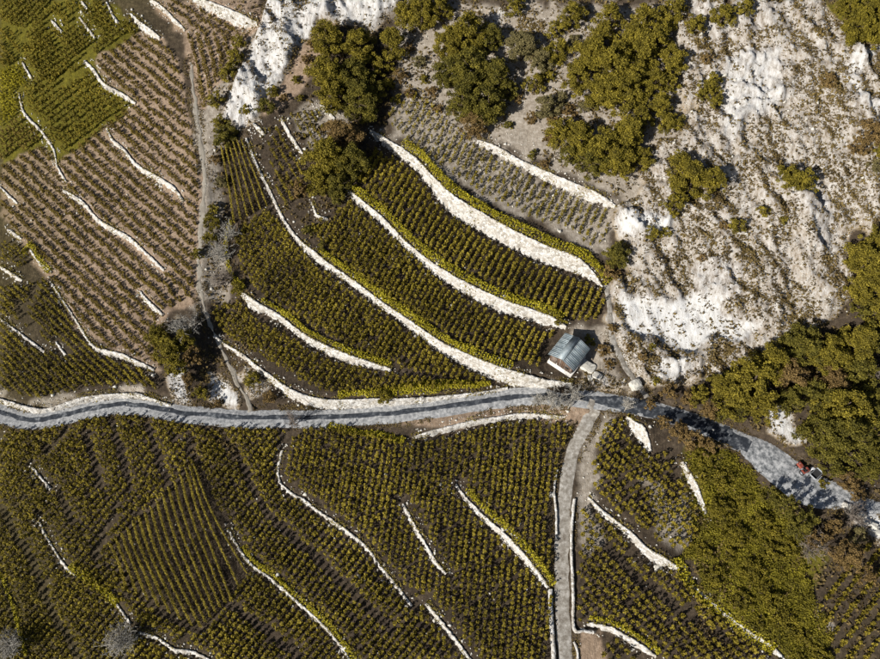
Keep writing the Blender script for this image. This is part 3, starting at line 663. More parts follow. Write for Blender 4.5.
def wall_hedge(wi, xa, xb, off_, w, h, lab):
    _, P, Hs, pts = wall_data[wi]; P = resample(P, .5); Nn = normals2(P)
    a = np.array([unproj(xa, np.interp(xa, [p[0] for p in pts], [p[1] for p in pts]))[0], unproj(xb, np.interp(xb, [p[0] for p in pts], [p[1] for p in pts]))[0]])
    k0 = np.argmin(((P-a[0])**2).sum(1)); k1 = np.argmin(((P-a[1])**2).sum(1)); Q = (P+Nn*off_)[k0:k1+1]
    hedge(Q, w, h, lab)
wall_hedge(0, 318, 508, .85, 1.1, .75, 'yellow-green hedge along the top of the long terrace wall')
wall_hedge(1, 350, 560, .90, 1.15, .8, 'yellow-green hedge on the terrace wall above the hut')
wall_hedge(2, 400, 603, 1.0, 1.3, .9, 'broad yellow-green hedge on the broadest terrace wall')
wall_hedge(4, 262, 388, .75, .75, .6, 'narrow hedge on the wall with the rubble head')
wall_hedge(5, 338, 440, .95, 1.2, .6, 'bright hedge above the road wall, left stretch')
wall_hedge(5, 440, 492, 1.1, 1.0, .6, 'bright hedge above the road wall, right stretch')
wall_hedge(32, 240, 350, .55, .55, .5, 'thin hedge on the pale wall right of the lower trellised rows')
wall_hedge(35, 462, 549, .85, .85, .7, 'olive hedge on the straight wall leading to the side track')
wall_hedge(40, 590, 655, .7, .7, .6, 'low hedge on the wall at the bottom edge right of the track')
hedge(pl([(232,222),(227,240),(227,258),(232,275),(245,291)]), .6, 1.3, 'dark curved hedge closing the left end of the middle plot')
hedge(pl([(72,568),(88,578),(105,592),(118,604)]), 1.2, .8, 'overgrown hedge bank left of the lower trellised rows')
hedge(pl([(328,424),(350,430),(380,434),(404,440)]), .9, .5, 'grassy hedge under the road in the middle')
hedge(pl([(0,572),(12,602),(20,630),(27,655)]), .5, .6, 'thin hedge in the bottom left corner')
hedge(pl([(676,560),(692,588),(722,614),(748,634),(772,650)]), 1.2, .7, 'yellow-green hedge along the lower edge of the scrub')
hedge(pl([(400,388),(440,383),(470,381)]), .8, .6, 'short hedge between two middle plots by the road')
hedge(pl([(24,254),(32,246),(42,262),(50,272)]), .9, .7, 'short hedge beside the small square plot at the left edge')

# ------------------------------------------------------------------ trees and shrubs
def crown_mesh(seed, R, mat, h=1.35, dens=1.0, lobes=34, leaf=.24, name='crown'):
    """leaf clumps through an uneven crown; origin at the ground under the trunk"""
    r = np.random.default_rng(seed); H = R*h*1.45; base = H*.18; cen = []; siz = []
    nl = int(lobes*1.7*R/2.6)+10
    for k in range(nl):
        th = r.uniform(0, 2*math.pi); f = r.uniform(0, 1); zz = base+(H-base)*f
        prof = math.sqrt(max(0, 1-((f-.32)/.72)**2)) if f > .32 else .75+.78*f
        rr = R*prof*r.uniform(.25, .97)*(.78+.44*r.random()); c = np.array([rr*math.cos(th), rr*math.sin(th), zz])
        cr = R*r.uniform(.11, .235); n = int(155*dens*(cr/.6)**2*1.2)+16
        d = r.normal(size=(n, 3)); d /= np.linalg.norm(d, axis=1)[:, None]; d[:, 2] *= .75
        cen.append(c+d*cr*r.uniform(.45, 1.12, (n, 1))); siz.append(r.uniform(.7, 1.3, n)*leaf)
    cen = np.concatenate(cen); V1, Q1 = leaf_quads(cen, np.concatenate(siz), .35, r)
    return MB().add(V1, Q1).mesh(name, M[mat]), H
def trunk_mesh(seed, R, H):
    r = np.random.default_rng(seed); mb = MB(); t = max(.06, R*.06)
    mb.tube([(0, 0, -.5), (.04*R, .02*R, H*.3), (.02*R, -.03*R, H*.6), (0, .02*R, H*.9)], [t*1.5, t, t*.7, t*.25], 7)
    for k in range(7):
        a = k*2.4+r.uniform(-.3, .3); z = H*r.uniform(.18, .6); L = R*r.uniform(.5, .8)
        mb.tube([(0, 0, z), (L*.5*math.cos(a), L*.5*math.sin(a), z+L*.22), (L*math.cos(a), L*math.sin(a), z+L*.5)], [t*.5, t*.33, t*.12], 5)
    return mb.mesh('trunk', M['bark'])
TT = {}
def tree_type(mat, Rc, var, h):
    k = (mat, Rc, var, h)
    if k not in TT:
        sd = abs(sum(map(ord, mat))*7+int(Rc*10)*13+var*101)
        me, H = crown_mesh(sd, Rc, mat, h, leaf=.135+.02*Rc); TT[k] = (me, trunk_mesh(sd, Rc, H), H)
    return TT[k]
ADJ = {'pine': 'olive', 'pine_dark': 'dark', 'leaf_pale': 'pale', 'leaf_bright': 'yellow-green', 'leaf_brown': 'brownish'}
CLUMPS = [  # (clump phrase, category, mat default, height factor, [(px, py, radius px[, mat])])
 ('clump beside the white rock rib', 'tree', 'pine', 1.25, [(327,40,20),(360,48,20),(328,74,22),(355,78,20,'pine_dark'),(332,99,17),(360,104,21,'pine_dark'),(342,140,22,'leaf_brown'),(326,160,24),(352,162,20,'pine_dark'),(392,45,17),(381,66,12),(374,92,14,'pine_dark'),(316,182,16),(338,186,14,'pine_dark')]),
 ('clump at the middle of the top edge', 'tree', 'pine', 1.2, [(405,14,15),(422,16,19),(440,10,14)]),
 ('big dark clump above the upper terraces', 'tree', 'pine_dark', 1.35, [(448,44,18,'pine'),(468,36,22,'pine'),(490,42,15,'pine_dark'),(450,74,18),(472,72,23),(496,78,18),(462,104,19),(488,106,21),(474,126,15,'leaf_brown'),(508,92,12)]),
 ('pale clump left of the large wood', 'tree', 'leaf_pale', 1.1, [(522,48,18),(540,60,14),(536,84,12,'pine'),(547,108,14),(560,100,9),(557,52,14,'pine'),(515,6,12,'pine'),(532,120,8,'leaf_brown')]),
 ('large wood in the upper middle', 'tree', 'pine', 1.2, [(572,18,15),(610,20,16),(590,55,20),(578,80,17),(615,66,23),(601,92,20),(627,95,22),(645,22,17),(641,52,20),(637,76,16),(657,42,17),(672,14,15),(672,62,16),(655,85,15),(668,84,12),(555,30,10),(630,40,16),(600,38,14),(660,106,13)]),
 ('wood above the topmost terrace wall', 'tree', 'pine', 1.2, [(560,136,17),(580,142,19),(601,150,21),(626,138,20),(617,164,19),(590,166,16,'pine_dark'),(642,160,13),(570,158,12,'pine_dark'),(640,120,14)]),
 ('scatter on the rock slope', 'shrub', 'pine', .9, [(720,24,13),(742,17,10),(692,35,11),(711,86,12),(703,98,9),(714,106,8),(705,66,6,'leaf_brown'),(671,124,14),(826,86,8,'leaf_brown'),(735,232,9),(760,217,7),(782,224,5),(720,232,6,'leaf_brown'),(650,240,8),(700,262,5,'leaf_brown')]),
 ('bright copse in the upper right corner', 'tree', 'leaf_bright', 1.0, [(860,30,19),(875,12,16),(848,8,13),(878,38,12)]),
 ('copse at the right edge', 'shrub', 'leaf_brown', .9, [(870,140,14),(856,152,10),(878,158,10,'pine'),(874,172,9,'leaf_pale')]),
 ('clump left on the rock slope', 'tree', 'pine', 1.15, [(676,172,15),(690,184,20),(707,190,14),(672,212,12),(665,236,6)]),
 ('round pair on the bare rock', 'tree', 'pine', 1.0, [(788,184,14),(803,186,12)]),
 ('dark clump at the right edge', 'tree', 'pine', 1.25, [(866,262,20),(876,243,14),(868,286,18),(878,312,16),(862,308,11,'pine_dark')]),
 ('pair where the broad terrace wall ends', 'tree', 'pine_dark', 1.1, [(616,256,14),(609,272,10,'leaf_brown')]),
 ('big wood above the road end', 'tree', 'pine', 1.25, [(752,382,24),(733,400,17),(772,362,19),(697,397,11),(800,345,20,'pine_dark'),(762,408,15),(815,396,16,'pine_dark'),(842,410,23),(822,436,20,'pine_dark'),(846,438,22,'pine_dark'),(833,382,14,'leaf_brown'),(856,346,20),(874,338,16,'pine_dark'),(830,354,18),(860,372,16,'pine_dark'),(866,396,13,'pine_dark'),(790,376,16,'leaf_brown'),(718,388,13),(872,420,14,'pine_dark'),(790,402,13,'pine_dark')]),
 ('thicket by the road below the rock', 'shrub', 'leaf_brown', 1.5, [(668,392,9),(710,410,9),(686,400,9),(722,416,8,'pine_dark'),(650,405,6),(676,432,10),(692,441,11),(662,424,7),(708,448,9),(740,414,8,'pine_dark')]),
 ('green scrub mass below the yard', 'shrub', 'leaf_bright', .5, [(706,456,20),(722,478,22),(700,478,12,'pine'),(720,508,25),(738,534,24),(760,518,20),(772,550,22),(716,576,19),(752,570,24),(742,598,19),(768,594,22),(782,618,20),(802,636,17),(822,656,18),(706,552,17),(788,544,16),(744,500,16),(776,532,14,'pine'),(730,556,15,'pine'),(760,620,12),(800,660,14)]),
 ('dark thicket below the yard', 'shrub', 'pine_dark', 1.7, [(800,524,14),(786,506,11),(770,496,9),(818,540,10,'leaf_brown'),(845,556,13,'leaf_brown'),(832,528,9,'leaf_brown'),(858,536,8,'leaf_pale'),(866,575,9,'leaf_brown')]),
 ('bushes beside the red tractor', 'shrub', 'pine_dark', .9, [(832,466,12),(848,478,10,'leaf_brown'),(824,483,5,'leaf_bright'),(865,470,13),(872,450,14),(858,494,8,'leaf_brown')]),
 ('line along the gully', 'shrub', 'pine', .95, [(235,56,11),(228,72,12),(216,100,11),(238,40,9),(226,136,14,'pine_dark'),(220,122,9),(212,222,10,'leaf_bright'),(210,238,8),(197,254,7),(238,288,9,'leaf_bright'),(266,108,11,'pine_dark'),(272,92,8),(246,112,7),(212,210,7),(222,182,8,'leaf_pale'),(216,160,7,'leaf_brown')]),
 ('copse where the gully meets the road', 'shrub', 'leaf_bright', .95, [(158,336,13),(170,350,16,'pine'),(184,342,14,'pine'),(176,366,12),(192,356,12,'leaf_brown'),(200,392,8,'pine'),(252,378,9,'pine'),(268,396,8,'leaf_brown'),(188,378,8,'leaf_brown'),(218,402,6,'leaf_brown')]),
 ('scatter around the hut', 'shrub', 'leaf_brown', .8, [(604,350,8),(612,330,6),(590,340,7,'leaf_bright'),(560,322,7,'leaf_bright'),(384,396,9,'leaf_bright'),(628,352,5),(640,364,5),(650,352,4,'pine'),(655,384,5,'pine'),(608,364,6)]),
 ('scrub between the two big pine clumps', 'shrub', 'leaf_brown', .8, [(400,76,9),(411,94,7),(419,62,9,'leaf_pale'),(431,92,8),(397,100,7,'pine'),(409,48,7),(424,80,6,'pine'),(438,110,6),(388,84,8,'pine')]),
 ('scrub beside the grey scree', 'shrub', 'leaf_brown', .8, [(518,100,6),(552,122,7),(548,140,7),(532,158,6,'pine_dark'),(545,168,6),(508,128,6,'pine_dark'),(568,112,9),(585,108,8,'leaf_pale'),(575,40,8,'leaf_pale'),(548,76,8,'pine')]),
 ('scrub right of the rock rib', 'shrub', 'leaf_brown', .7, [(306,60,7),(296,80,6,'pine'),(312,44,6),(284,98,6),(300,98,5,'pine')]),
 ('group by the second terrace end', 'shrub', 'pine_dark', .85, [(300,190,12,'leaf_brown'),(308,232,7),(322,250,6),(338,196,10,'pine_dark')]),
]
RC = [.8, 1.5, 2.4, 3.2]
for phrase, cat, mdef, hf, lst in CLUMPS:
    order = sorted(range(len(lst)), key=lambda i: lst[i][0]); rank = {i: k for k, i in enumerate(order)}
    for i, tdef in enumerate(lst):
        px, py, rp = tdef[:3]; mat = tdef[3] if len(tdef) > 3 else mdef
        R = rp*.150*1.04*(.55 if phrase.startswith('green scrub') else 1); Rc = min(RC, key=lambda q: abs(math.log(q/R))); var = (i*7+len(phrase)) % 3
        me, tr, H = tree_type(mat, Rc, var, hf); s_ = R/Rc
        q = unproj(px, py, H*s_*.5)[0]; z = float(zt(*q))
        nm = {'tree': 'tree', 'shrub': 'shrub'}[cat]
        root = link(nm, None, None, (q[0], q[1], z)); root.scale = (s_, s_, s_); root.rotation_euler[2] = random.uniform(0, 6.28)
        link('crown', me, root); link('trunk', tr, root)
        size = 'large' if rp >= 19 else 'medium' if rp >= 12 else 'small'
        pos = '' if len(lst) == 1 else ', leftmost' if rank[i] == 0 else ', rightmost' if rank[i] == len(lst)-1 else ', '+ordinal(rank[i])+' from left'
        if rank[i] >= 20: pos = ', twenty-first from left'
        lb = f'{size} {ADJ[mat]} {cat} in the {phrase}{pos}'
        tag(root, lb, cat, phrase)

def bare_tree(px, py, h, spread, lab, mat='bare', n=16, grp=None):
    q = unproj(px, py)[0]; z = float(zt(*q)); r = np.random.default_rng(int(px*7+py)); tb = MB(); br = MB()
    tb.tube([(0, 0, -.4), (.05, .05, h*.3), (.08, 0, h*.62)], [.10, .075, .04], 6)
    for k in range(n):
        a = r.uniform(0, 6.28); z1 = h*r.uniform(.12, .6); L = spread*r.uniform(.55, 1.1); up = h*r.uniform(.2, .45)
        p0 = np.array([.05, .02, z1]); p2 = p0+np.array([L*math.cos(a), L*math.sin(a), up]); p1 = (p0+p2)/2+np.array([0, 0, -.05*L])
        br.tube([p0, p1, p2], [.06, .042, .018], 4)
        for j in range(7):
            f = r.uniform(.25, .98); b0 = p0+(p2-p0)*f; b1 = b0+r.normal(0, 1, 3)*spread*.28+np.array([0, 0, spread*.2])
            br.tube([b0, b1], [.032, .014], 3)
            for jj in range(3):
                c0 = b0+(b1-b0)*r.uniform(.3, 1); br.tube([c0, c0+r.normal(0, 1, 3)*spread*.16+np.array([0, 0, spread*.1])], [.022, .011], 3)
    root = link('bare_tree', None, None, (q[0], q[1], z)); tag(root, lab, 'bare tree', grp or 'leafless trees')
    link('trunk', tb.mesh('trunk', M[mat]), root); link('branches', br.mesh('branches', M[mat]), root)
bare_tree(551,408,5.6,1.7,'pale leafless tree by the road under the hut, left of two')
bare_tree(568,409,5.4,1.6,'pale leafless tree by the road under the hut, right of two')
bare_tree(537,405,4.4,1.3,'smallest pale leafless tree at the road curve')
bare_tree(624,412,4.4,.8,'slim leafless tree at the road right of the junction')
bare_tree(128,640,4.2,2.4,'wide grey leafless tree at the bottom edge below the trellised rows', n=30)
bare_tree(17,648,4.0,2.1,'wide grey leafless tree in the bottom left corner', n=30)
bare_tree(232,240,3.6,1.7,'leafless tree high in the gully', 'bare', 18)
bare_tree(222,262,3.8,2.0,'leafless tree in the middle of the gully', 'bare', 20)
bare_tree(226,286,3.4,1.6,'leafless tree low in the gully beside the curved hedge', 'bare_dark', 18)
bare_tree(190,333,3.4,2.0,'grey leafless tree beside the gully copse', 'bare', 20)
bare_tree(876,380,4.0,2.0,'dark leafless tree at the right edge in the big wood', 'bare_dark', 20)
bare_tree(848,520,3.6,1.8,'leafless tree right of the yard on the pale ledges', 'bare_dark', 18)
bare_tree(294,424,3.4,1.3,'thin leafless tree below the road in the middle', 'bare_dark', 12)
bare_tree(806,548,3.2,2.0,'dark leafless tree at the edge of the green scrub', 'bare_dark', 18)

# ------------------------------------------------------------------ scrub tufts and loose stones (uncountable)
def scatter(mask, n, seed, jit=.15):
    r = np.random.default_rng(seed); m = mask.ravel(); k = r.choice(len(m), n, p=m/m.sum())
    X = GX.ravel()[k]+r.uniform(-jit, jit, n); Y = GY.ravel()[k]+r.uniform(-jit, jit, n); return X, Y, zt(X, Y), r
core = (np.abs(GX) < 88) & (GY > -54) & (GY < 75)
veil = sstep(.42, .62, fbm(ru*.8, rv*.25, 91))*.8+sstep(.5, .65, fbm(GX*.2, GY*.2, 95))*.5
msk = core*(droad > .3)*((rockb > .4)*(rockb < .9)*(.25+veil)*1.0+(rockb >= .9)*.22*(.1+veil**2))
X, Y, Zz, r = scatter(msk, 13000, 4); n = len(X); s_ = r.uniform(.07, .24, n)*r.uniform(.6, 1.7, n); K = 6
cen = np.repeat(np.column_stack([X, Y, Zz]), K, 0)+r.normal(0, 1, (n*K, 3))*np.repeat(s_, K)[:, None]*np.array([.8, .8, .3])+np.array([0, 0, .12])
V1, Q1 = leaf_quads(cen, np.repeat(s_, K)*r.uniform(.7, 1.3, n*K)+.06, .4, r)
tag(link('rock_scrub', MB().add(V1, Q1).mesh('rock_scrub', M['tuft'])), 'dry brown scrub tufts dotted over the pale rock slope', 'scrub', None, 'stuff')
soft = core*(droad > .4)*(rockb < .3)*(((GY > 12)*(GX > -22))*(dwall > 1.5)*1.6+((GX > 33)*(GY < 12))*1.0+(np.abs(GX+33) < 4)*(GY > -20)*1.2+blur(green.astype(float))*(GX > 0)*1.0)
soft = soft+core*(droad > .5)*inpoly(GX, GY, pl([(262,128),(300,112),(330,105),(345,190),(330,225),(312,235),(285,215)]))*.8
soft = soft*(1-inpoly(GX, GY, pl([(385,130),(395,90),(614,205),(607,300),(600,330),(540,320),(345,230),(350,190)])))*(1-inpoly(GX, GY, pl([(498,142),(515,103),(535,95),(546,112),(540,150),(525,168)])))
X, Y, Zz, r = scatter(soft, 15000, 14); n = len(X); s_ = r.uniform(.10, .36, n)*r.uniform(.6, 1.6, n); K = 7
cen = np.repeat(np.column_stack([X, Y, Zz]), K, 0)+r.normal(0, 1, (n*K, 3))*np.repeat(s_, K)[:, None]*np.array([.8, .8, .35])+np.array([0, 0, .15])
V1, Q1 = leaf_quads(cen, np.repeat(s_, K)*r.uniform(.7, 1.3, n*K)+.06, .4, r)
tag(link('undergrowth', MB().add(V1, Q1).mesh('undergrowth', M['tuft'])), 'brown and olive undergrowth between the trees and in the gully', 'undergrowth', None, 'stuff')
SC = inpoly(.6*jx+.4*GX, .6*jy+.4*GY, pl([(684,446),(700,438),(728,456),(760,482),(792,506),(806,534),(800,566),(815,600),(836,662),(796,664),(770,642),(730,612),(700,584),(684,556),(706,520),(700,490),(684,462)]))*core*(droad > .5)
X, Y, Zz, r = scatter(SC.astype(float)*(.15+sstep(.34, .5, fbm(GX*.45, GY*.45, 131))), 52000, 54, .2); hh = .10+.85*fbm(X*.6, Y*.6, 141)**1.5
cen = np.repeat(np.column_stack([X, Y, Zz]), 2, 0)+r.normal(0, .10, (len(X)*2, 3)); cen[:, 2] += np.repeat(hh, 2)*r.uniform(.3, 1, len(X)*2)
V1, Q1 = leaf_quads(cen, r.uniform(.12, .27, len(cen)), .5, r)
tag(link('scrub_cover', MB().add(V1, Q1).mesh('scrub_cover', M['scrub'])), 'low olive ground scrub covering the slope below the yard', 'scrub', None, 'stuff')
# grass and creepers hanging over the wall tops, weeds along the roads
cs = []; r = np.random.default_rng(77)
for lab, P, Hs, pts in wall_data:
    P2, H2 = resample(P, .2, Hs); Nn = normals2(P2); i = np.arange(len(P2)); up = vnoise(i*.09, 0.*i, len(lab)); fc = vnoise(i*.13, 4.+0.*i, len(lab)+3)
    pb = P2-Nn*.9; pt = P2+Nn*.75; zb = zt(pb[:, 0], pb[:, 1]); zp = zt(pt[:, 0], pt[:, 1])
    for k in range(7):
        m = r.random(len(i)) < np.clip((up-.42)*2.2, 0, .8); o_ = r.uniform(-.1, .65, m.sum())[:, None]; cs.append(np.column_stack([P2[m]+Nn[m]*o_, zp[m]+r.uniform(.02, .22, m.sum())]))
        m = r.random(len(i)) < np.clip((fc-.58)*2.0, 0, .6); f = r.uniform(0, 1, m.sum()); bw = np.clip(.22*H2[m], .35, .9)
        cs.append(np.column_stack([P2[m]-Nn[m]*((bw*.5+.24)*(1-f)+.16*f)[:, None], zb[m]*(1-f)+zp[m]*f+.05]))
cs = np.concatenate(cs); V1, Q1 = leaf_quads(cs, r.uniform(.12, .30, len(cs)), .4, r)
tag(link('wall_overgrowth', MB().add(V1, Q1).mesh('wall_overgrowth', M['weeds'])), 'grass and creepers growing over the terrace walls', 'weeds', None, 'stuff')
rm = core*(droad > -.12)*(droad < .7)*sstep(.40, .6, fbm(GX*.4, GY*.4, 15))
X, Y, Zz, r = scatter(rm, 5200, 34); K = 5; n = len(X)
cen = np.repeat(np.column_stack([X, Y, Zz]), K, 0)+r.normal(0, .13, (n*K, 3))*np.array([1, 1, .3])+np.array([0, 0, .07])
V1, Q1 = leaf_quads(cen, r.uniform(.08, .24, n*K), .5, r)
tag(link('roadside_weeds', MB().add(V1, Q1).mesh('roadside_weeds', M['tuft'])), 'dry weeds along the edges of road, track and paths', 'weeds', None, 'stuff')
# loose stones
oct_v = np.array([[1,0,0],[-1,0,0],[0,1,0],[0,-1,0],[0,0,1],[0,0,-1]], float); oct_t = np.array([[0,2,4],[2,1,4],[1,3,4],[3,0,4],[2,0,5],[1,2,5],[3,1,5],[0,3,5]])
base_low = core*(droad > .1)*(dwall < 1.1)*(dwall > .4)*.5+core*(rockb > .6)*.18+core*blur(scree.astype(float))*.08*(rockb < .3)+core*.012*(GY < 30)
X, Y, Zz, r = scatter(base_low, 7000, 24); n = len(X); s_ = r.uniform(.05, .17, n)*np.where(r.random(n) < .06, 2.2, 1)
Vs = oct_v[None]*(1+.35*r.normal(size=(n, 6, 3)))*s_[:, None, None]*np.array([1.1, .95, .75]); an = r.uniform(0, 6.28, n)
Vr = Vs.copy(); Vr[..., 0] = Vs[..., 0]*np.cos(an)[:, None]-Vs[..., 1]*np.sin(an)[:, None]; Vr[..., 1] = Vs[..., 0]*np.sin(an)[:, None]+Vs[..., 1]*np.cos(an)[:, None]
Vr += np.column_stack([X, Y, Zz+.03])[:, None]
tag(link('loose_stones', MB().add(Vr.reshape(-1, 3), None, (oct_t[None]+(np.arange(n)*6)[:, None, None]).reshape(-1, 3)).mesh('loose_stones', M['stone'])), 'pale loose stones strewn over rock, scree and wall feet', 'stones', None, 'stuff')

def boulder(px, py, d, lab, name='boulder', cat='boulder', rz=0, grp=None, mat='stone'):
    bm = bmesh.new(); bmesh.ops.create_cube(bm, size=1); bmesh.ops.subdivide_edges(bm, edges=bm.edges, cuts=3, use_grid_fill=True)
    r = random.Random(int(px*13+py*7))
    for v in bm.verts:
        k = v.co.normalized()*.62; v.co = v.co*.62+k*.38
        v.co *= 1+r.uniform(-.12, .12)
        v.co = Vector((v.co.x*d[0], v.co.y*d[1], v.co.z*d[2]))
    me = bpy.data.meshes.new(name); bm.to_mesh(me); bm.free(); me.materials.append(M[mat])
    q = unproj(px, py, d[2]*.3)[0]; o = link(name, me, None, (q[0], q[1], float(zt(*q))+d[2]*.32)); o.rotation_euler = (0, 0, rz)
    tag(o, lab, cat, grp)
boulder(635,386,(1.5,1.3,1.3),'pale squarish boulder standing between the path and the road', rz=.5)
boulder(585.5,365,(1.2,1.5,.7),'cream stone slab beside the hut corner, nearest the hut','stone_slab','slab',-.65,'stone slabs beside the hut')
boulder(591,369,(1.1,1.5,.6),'cream stone slab beside the hut, middle of the row','stone_slab','slab',-.65,'stone slabs beside the hut')
boulder(597,377,(1.3,1.0,.5),'cream stone slab beside the hut, farthest right','stone_slab','slab',-.5,'stone slabs beside the hut')
boulder(590,379,(.7,.7,.5),'smallest cream stone block below the slabs by the hut','stone_slab','slab',.3,'stone slabs beside the hut')
for k, (px, py, a, b, c, rz) in enumerate([(856,514,2.2,.8,.5,-.5),(866,523,2.6,.7,.45,-.6),(846,507,1.3,.7,.45,-.4),(876,533,2.0,.7,.5,-.45)]):
    boulder(px, py, (a, b, c), 'long pale rock ledge right of the yard, '+ordinal(k)+' from the left' if False else 'long pale rock ledge right of the yard, '+['second from left','third from left','leftmost','rightmost'][k], 'rock_ledge', 'rock', rz, 'pale ledges right of the yard')
boulder(552,495,(.7,.6,.6),'small white stone beside the track bend')
boulder(660,566,(1.0,.7,.6),'white block at the right end of the broadening wall')

# ------------------------------------------------------------------ the hut
def mat_metal():
    m, t, b = nmat('weathered_sheet_roof', .55); b.inputs['Metallic'].default_value = .15; b.inputs['Specular IOR Level'].default_value = .5
    c = ramp(t, noise(t, 1.8, 5, .7), [(.3, (.15, .19, .215)), (.52, (.27, .32, .345)), (.72, (.46, .50, .515))])
    ru_ = ramp(t, noise(t, .9, 5, .7), [(.58, (0, 0, 0)), (.72, (1, 1, 1))])
    t.links.new(mix(t, math_(t, 'MULTIPLY', ru_, .5), c, (.20, .12, .08)), b.inputs['Base Color']); return m
M['roof'] = mat_metal()
M['wood'] = plain('weathered_boards', [(.3, (.075, .045, .030)), (.6, (.15, .095, .065)), (.8, (.22, .15, .11))], 3, .85, .02, 9)
M['wood2'] = plain('grey_boards', [(.3, (.10, .075, .06)), (.7, (.24, .19, .16))], 3, .85, .02, 9)
M['lime'] = plain('whitewashed_masonry', [(.3, (.48, .46, .42)), (.7, (.66, .64, .61))], 2, .9, .05, 5)
M['dark'] = plain('dark_opening', [(.3, (.015, .014, .013)), (.7, (.03, .028, .025))], 2, .6, 0)
hut = link('vineyard_hut', None, None, (hut_c[0], hut_c[1], hz+.3)); hut.rotation_euler[2] = math.radians(-38)
tag(hut, 'small wooden hut with a grey sheet-metal gable roof above the road', 'hut')
hw2, hl2, eave, ridge = 1.8, 1.85, 2.4, 3.2
link('foundation', MB().box((0, 0, -.75), (2*hw2+.4, 2*hl2+.4, 2.1)).mesh('foundation', M['lime']), hut)
core_mb = MB(); core_mb.box((0, 0, .5+eave/2-.1), (2*hw2-.1, 2*hl2-.1, eave-.8))
link('wall', core_mb.mesh('wall', M['wood2']), hut)
npk = 12
for k in range(npk):       # boards of the gable fronts reach up under the roof slopes
    x = -hw2+(k+.5)*2*hw2/npk; top = eave+(ridge-eave)*(1-abs(x)/hw2)-.05; w = 2*hw2/npk-.025
    for sgn in (-1, 1):
        if sgn == -1 and 1 <= k <= 3: zlo = 2.15
        else: zlo = .5
        link('plank', MB().box((x, sgn*(hl2+.02*(1+k % 2)), (zlo+top)/2), (w, .05, top-zlo)).mesh('plank', M['wood' if (k*5+sgn) % 3 else 'wood2']), hut)
pside = MB().box((0, 0, 0), (.05, 2*hl2/12-.025, eave-.55)).mesh('plank', M['wood'])
for k in range(12):
    for sgn in (-1, 1): link('plank', pside, hut, (sgn*(hw2+.02*(1+k % 2)), -hl2+(k+.5)*2*hl2/12, .5+(eave-.55)/2))
dr = link('door', MB().box((-1.14, -hl2-.03, 1.32), (.92, .06, 1.62)).mesh('door', M['wood2']), hut)
link('handle', MB().box((-.78, -hl2-.09, 1.35), (.05, .06, .16)).mesh('handle', M['dark']), dr)
wn = link('window', MB().box((1.05, -hl2-.075, 1.55), (.7, .05, .6)).mesh('window', M['wood2']), hut)
link('pane', MB().box((1.05, -hl2-.105, 1.55), (.56, .02, .46)).mesh('pane', M['dark']), wn)
link('gable_core', MB().add([(-hw2+.1, -hl2+.1, eave-.3), (hw2-.1, -hl2+.1, eave-.3), (0, -hl2+.1, ridge-.15), (-hw2+.1, hl2-.1, eave-.3), (hw2-.1, hl2-.1, eave-.3), (0, hl2-.1, ridge-.15)], [[0,3,5,2],[1,2,5,4],[0,1,4,3]], [[0,2,1],[3,4,5]]).mesh('gable_core', M['wood2']), hut)
roof = link('roof', MB().box((0, 0, ridge-.02), (.16, 2*hl2+.5, .14)).mesh('roof', M['wood2']), hut)
sl_len = math.hypot(hw2+.35, (ridge-eave)*(hw2+.35)/hw2); sang = math.atan2(ridge-eave, hw2); np_ = 5; pw = (2*hl2+.7)/np_
def sheet():               # one corrugated sheet lying on the slope, x along the slope
    u = np.linspace(-pw/2-.04, pw/2+.04, 25); zc = .045*np.cos(u*2*math.pi/.26); Vt = []
    for q, zq in zip(u, zc):
        for xx, dz in ((-sl_len/2, 0), (sl_len/2, 0), (sl_len/2, -.025), (-sl_len/2, -.025)): Vt.append((xx, q, zq+dz))
    Q = []
    for i in range(24):
        a = i*4; b = a+4
        Q += [[a, a+1, b+1, b], [a+3, b+3, b+2, a+2], [a, b, b+3, a+3], [a+1, a+2, b+2, b+1]]
    Q += [[0, 3, 2, 1], [96, 97, 98, 99]]
    return MB().add(Vt, Q).mesh('roof_panel', M['roof'])
sm = sheet()
for sgn in (-1, 1):
    for k in range(np_):
        o = link('roof_panel', sm, roof, (sgn*sl_len/2*math.cos(sang), -hl2-.35+(k+.5)*pw, ridge+.12-sl_len/2*math.sin(sang)+.006*(k % 2)))
        o.rotation_euler = (0, sgn*sang, random.uniform(-.008, .008))
lift_ = link('ridge_cap', MB().box((-.35, -.05, ridge+.06), (1.0, 2*hl2+.75, .03), 0, ('y', -sang)).mesh('ridge_cap', M['roof']), roof)
link('ridge_cap', MB().box((.12, 0, ridge+.20), (.42, 2*hl2+.72, .03), 0, ('y', sang)).mesh('ridge_cap', M['roof']), roof)

